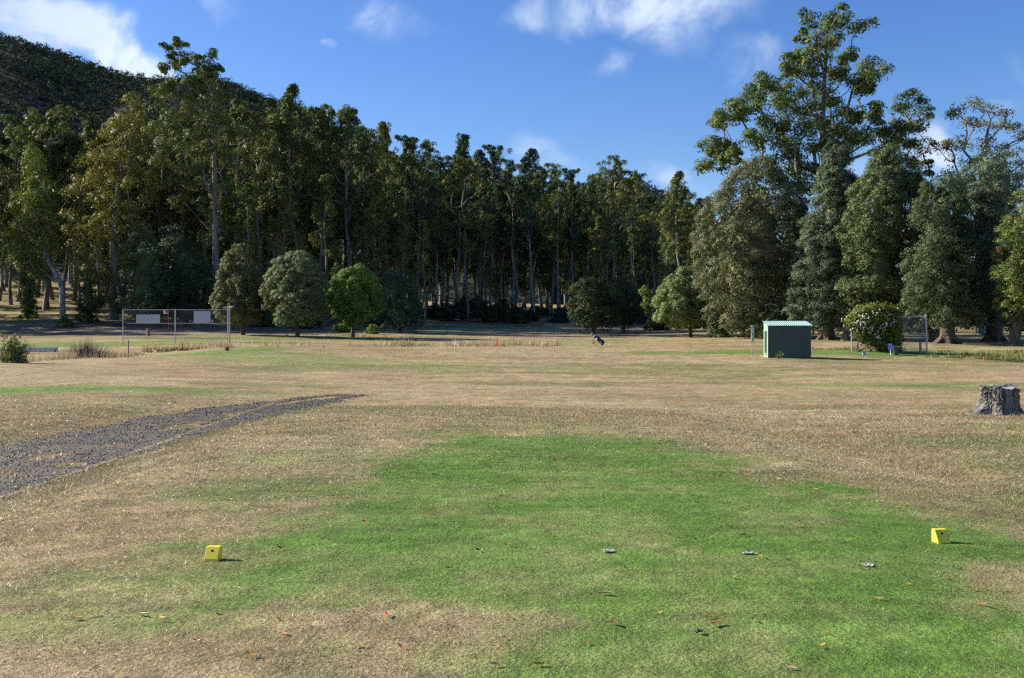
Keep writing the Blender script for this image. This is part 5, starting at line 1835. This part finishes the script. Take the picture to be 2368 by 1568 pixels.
tx = text('lettering', 'PING', .135, tuple(gb(955, 925, -.172)), M_white, t, .002, (R(90), R(54), 0), .003)
for k, (e, hd) in enumerate([((575, 650), .05), (( 668, 660), .07), ((735, 650), .06), ((790, 655), .055), ((845, 640), .07), ((700, 675), .05)]):
    s0 = a1 - (a1 - a0) * .25 + np.array([0, (k - 2.5) * .03, 0])
    e0 = gb(e[0], e[1], (k - 2.5) * .05)
    lab = ['golf club with long dark shaft sticking out furthest left from the bag', 'golf club with pale rounded head at the left of the bag top', 'golf club head low in the middle of the bag top', 'golf club head second from right in the bag top', 'golf club with big dark head rightmost in the bag top', 'golf iron tucked low at the left in the bag top'][k]
    o = thing('golf_club', lab, 'golf club', (xg, yg, gzg), 0, 'golf clubs in the black bag')
    mk('shaft', tube([s0, e0], .011, 6), M_black if k in (0, 3) else M_steel, o)
    hdv = unit(np.array([-.9, 0, -.35]))
    mk('head', tube([e0 + hdv * -.02, e0 + hdv * hd * .5, e0 + hdv * hd * 1.3], [.02, hd * .62, hd * .25], 8), M_white if k == 1 else M_black, o, shade=True)
o = thing('sand_bucket', 'small red bucket hanging by the legs of the golf bag', 'bucket', (xg, yg, gzg))
bc = gb(725, 935, -.02)
ns = 18
an = np.arange(ns) * 6.28318 / ns
prof = [(.0, -.075), (.075, -.075), (.095, .075), (.088, .075), (.07, -.06), (0.0, -.06)]
V = np.concatenate([np.stack([bc[0] + r_ * np.cos(an), bc[1] + r_ * np.sin(an), bc[2] + z_ + 0 * an], 1) for r_, z_ in prof])
i = np.arange(len(prof) - 1)[:, None] * ns
j = np.arange(ns)[None]
Fq = np.stack([i + j, i + (j + 1) % ns, i + ns + (j + 1) % ns, i + ns + j], -1).reshape(-1, 4)
mk('body', [(V, Fq, 0)], M_redp, o, shade=True)
mk('handle', tube([bc + [-.09, 0, .07], bc + [-.02, 0, .2], gb(742, 830, -.04), bc + [.06, 0, .2], bc + [.09, 0, .07]], .006, 5), M_black, o)

# ------------------------------------------------------------------ fallen leaves and scraps on the near turf
LEAFM = {c: plain(n_, col_, .55, 0, .2, 25) for c, n_, col_ in (
    ('o', 'orange_leaf', (0.50, 0.17, 0.025)), ('y', 'yellow_leaf', (0.62, 0.37, 0.05)), ('b', 'brown_leaf', (0.12, 0.055, 0.025)), ('d', 'dark_leaf', (0.022, 0.018, 0.012)),
    ('p', 'pink_leaf', (0.55, 0.25, 0.17)), ('r', 'red_leaf', (0.50, 0.09, 0.035)), ('t', 'tan_leaf', (0.48, 0.34, 0.20)), ('w', 'pale_scrap', (0.50, 0.47, 0.43)))}
LV = []
for (x, y, c, s) in [(230, 1280, 'r', 1.6), (195, 1240, 'y', 1.1), (445, 1255, 't', 1), (1140, 1130, 'y', 1.2), (1455, 1092, 'b', 1.1), (1730, 1172, 'o', 1.4), (1665, 1080, 'b', .9), (1940, 1215, 'd', .9), (1315, 1050, 'y', .8), (1270, 1167, 'o', .7),
                     (860, 1335, 'o', .9), (820, 1400, 'y', .9), (650, 1520, 't', 1), (485, 892, 'y', 1), (695, 720, 'p', 1.3), (1100, 745, 'o', 1.1), (957, 645, 'y', 1), (1020, 592, 'b', 1.1), (585, 455, 'y', 1.2), (1050, 318, 'b', 1.3), (600, 337, 'p', 1.2),
                     (1945, 690, 'r', 1.3), (1797, 828, 'r', 1), (1490, 708, 'p', .7), (1630, 886, 'd', 1.3), (1915, 885, 't', 1), (1575, 955, 't', .9), (605, 733, 'd', .8), (390, 770, 'b', 1), (130, 588, 'y', 1.1), (790, 513, 'y', 1.2), (845, 505, 'o', .8),
                     (830, 590, 'o', .8), (1265, 630, 'o', .9), (1395, 620, 'o', .8), (1585, 552, 'p', 1), (1680, 700, 'd', .9), (640, 918, 'b', .9), (320, 1010, 'y', .9), (620, 1137, 'o', .8), (115, 797, 'd', .9), (380, 620, 'd', .8), (510, 612, 'd', .8), (318, 592, 'd', .7)]:
    LV.append((2700 + x / 1.409, 1600 + y / 1.409, c, s))
for (x, y, c, s) in [(95, 615, 'r', 1.2), (485, 555, 'o', 1.1), (607, 600, 'y', 1), (645, 637, 'y', 1), (495, 630, 'o', 1), (735, 478, 't', .8), (937, 455, 'b', 1), (1047, 293, 't', .8), (1090, 175, 'o', .9), (520, 317, 'b', 1.1), (483, 289, 'd', .6), (295, 305, 'd', .5),
                     (250, 538, 'd', .6), (978, 760, 'o', 1.1), (790, 792, 'b', .9), (610, 907, 'd', 1.2), (1270, 710, 'o', .8), (1830, 395, 'd', .9), (1865, 535, 'b', .8), (1580, 1055, 't', 1.4), (1640, 1245, 'b', 1.7), (1460, 1367, 'r', .6), (1170, 1505, 'o', 1.2),
                     (905, 1508, 't', 1.1), (235, 1190, 'r', 1.2), (315, 1390, 'r', .8), (355, 1392, 'r', .7), (75, 1437, 'p', .7), (40, 1385, 'y', 1.2), (1915, 1180, 'y', .8), (1030, 1230, 'd', .8), (955, 1330, 'd', .8), (2140, 720, 'd', .7), (1710, 902, 'd', 1), (1680, 925, 'b', .8),
                     (1385, 645, 'd', .9), (1500, 620, 'd', .6), (590, 655, 'd', .6), (320, 672, 'd', 1), (1270, 225, 'o', .9), (865, 203, 'y', .7)]:
    LV.append((1400 + x / 1.548, 1700 + y / 1.548, c, s))
for (x, y, c, s) in [(547, 247, 'o', 1.2), (1895, 425, 'b', 1.3), (960, 872, 'y', 1.3), (1090, 913, 'y', 1.2), (1920, 1007, 'p', 1.3), (1340, 1050, 'o', .8), (320, 993, 't', .9), (515, 905, 'y', 1.3), (630, 885, 'y', 1), (545, 940, 't', .5), (1800, 1195, 'p', .8), (1700, 1160, 'y', 1.3),
                     (1490, 885, 'd', 1.2), (105, 888, 't', .8), (290, 583, 'o', .4), (618, 325, 't', .5), (2055, 302, 't', .6), (1640, 280, 'o', .9), (1700, 297, 'o', .9), (2010, 775, 'r', .6), (1880, 912, 'o', .6), (717, 625, 'd', .7)]:
    LV.append((x / 1.691, 1950 + y / 1.691, c, s))
for (x, y, c, s) in [(22, 328, 'r', 1.6), (1128, 248, 'r', 1.4), (380, 492, 'o', 1.4), (975, 568, 'o', 1), (1515, 550, 'y', .8), (1575, 332, 'o', .9), (1410, 365, 'y', .8), (930, 650, 'o', 1), (1180, 528, 't', 1), (1890, 568, 'p', 1)]:
    LV.append((x / 1.156, 1400 + y / 1.156, c, s))
CN = {'o': 'orange', 'y': 'yellow', 'b': 'brown', 'd': 'blackish', 'p': 'pink', 'r': 'red', 't': 'tan', 'w': 'white'}
rs = np.random.RandomState(990)


def leaf_mesh(name, m, L, W, curl, seed):
    r_ = np.random.RandomState(seed)
    n = 7
    f = np.linspace(0, 1, n)
    w = W * np.sin(np.clip(f * .92 + .06, 0, 1) * math.pi) ** .8
    cx_ = (f - .5) * L
    cyv = curl * L * .5 * (4 * (f - .5) ** 2)
    cz = .003 + .010 * (4 * (f - .5) ** 2) * r_.uniform(.2, 1.3) + .006 * r_.rand()
    up = w * r_.uniform(.1, .4)
    A = np.stack([cx_, cyv - w / 2, cz + up], 1)
    B = np.stack([cx_, cyv, cz], 1)
    C_ = np.stack([cx_, cyv + w / 2, cz + up], 1)
    V = np.concatenate([A, B, C_])
    i = np.arange(n - 1)
    Fq = np.concatenate([np.stack([i, i + 1, n + i + 1, n + i], 1), np.stack([n + i, n + i + 1, 2 * n + i + 1, 2 * n + i], 1)])
    return mk(name, [(V, Fq, 0)], m)


SPECIAL = {(2700 + 230 / 1.409): 'large red leaf with pale spot on the green turf near the bottom right', (1920 / 1.691): 'broad pink leaf on the dry turf near the bottom left', (1400 + 1640 / 1.548): 'long brown curled leaf lying across the green turf near the bottom middle',
           (1895 / 1.691): 'brown curled leaf right of the left yellow marker', (1400 + 95 / 1.548): 'orange red leaf on the turf up and right of the left yellow marker', (2700 + 1730 / 1.409): 'long orange leaf on the turf below the right yellow marker'}
for k, (lx, ly, c, s) in enumerate(LV):
    p = hit(lx / 4, ly / 4)
    if p[1] > 34:
        continue
    far = min(1.6, max(1, p[1] / 9))
    L = .058 * s * far * rs.uniform(.85, 1.15)
    if c == 'd':
        L *= .8
    o = leaf_mesh('fallen_leaf', LEAFM[c], L, L * rs.uniform(.24, .36), rs.uniform(-.5, .5), 2000 + k)
    o.location = (p[0], p[1], p[2] + .008)
    o.rotation_euler = (rs.normal() * .15, rs.normal() * .15, rs.normal() * .6)
    surf = 'green turf' if green_mask(np.array([p[0]]), np.array([p[1]]))[0] > .5 else 'dry turf'
    lab = SPECIAL.get(lx, '%s gum leaf fallen on the %s, one of several alike' % (CN[c], surf))
    tag(o, lab, 'leaf', '%s leaves fallen on the %s' % (CN[c], surf))
for k, (lx, ly, sx, sy, lab) in enumerate([(1400 + 1595 / 1.548, 1700 + 790 / 1.548, .075, .045, 'white crumpled scrap on the green turf, leftmost of three'), (2700 + 410 / 1.409, 1600 + 875 / 1.409, .09, .03, 'flat pale patch of torn scrap between the other two pale scraps'),
                                         (2700 + 1085 / 1.409, 1600 + 937 / 1.409, .075, .04, 'pinkish pale shred of bark, rightmost of three pale scraps')]):
    p = hit(lx / 4, ly / 4)
    n = 9
    X, Y = np.meshgrid(np.linspace(-1, 1, n), np.linspace(-1, 1, n))
    rr = np.sqrt(X ** 2 + Y ** 2)
    V = np.stack([X.ravel() * sx * (1 + .25 * rs.normal(size=n * n) * .5), Y.ravel() * sy * 1.6 * (1 + .2 * rs.normal(size=n * n) * .5), .006 + .012 * rs.rand(n * n)], 1) * [.62, .62, 1]
    i = (np.arange(n - 1)[:, None] * n + np.arange(n - 1)[None]).ravel()
    FF = np.stack([i, i + 1, i + n + 1, i + n], 1)
    keep = (rr.ravel()[FF].mean(1) + .25 * rs.normal(size=len(FF))) < .95
    o = mk('scrap', [(V, FF[keep], 0)], LEAFM['w'])
    o.location = (p[0], p[1], p[2])
    tag(o, lab, 'scrap')
for k, (lx, ly, lab) in enumerate([(2700 + 125 / 1.409, 1600 + 1330 / 1.409, 'small round black dropping on the green turf near the bottom right')]):
    p = hit(lx / 4, ly / 4)
    V = OCT * .02
    o = mk('dropping', [(np.concatenate([V * [1, 1, 1.1], V * .7 + [.022, .01, -.004]]) + [0, 0, .02], np.concatenate([OF, OF + 6]), 0)], LEAFM['d'])
    o.location = tuple(p)
    tag(o, lab, 'dropping')
print('scene built')
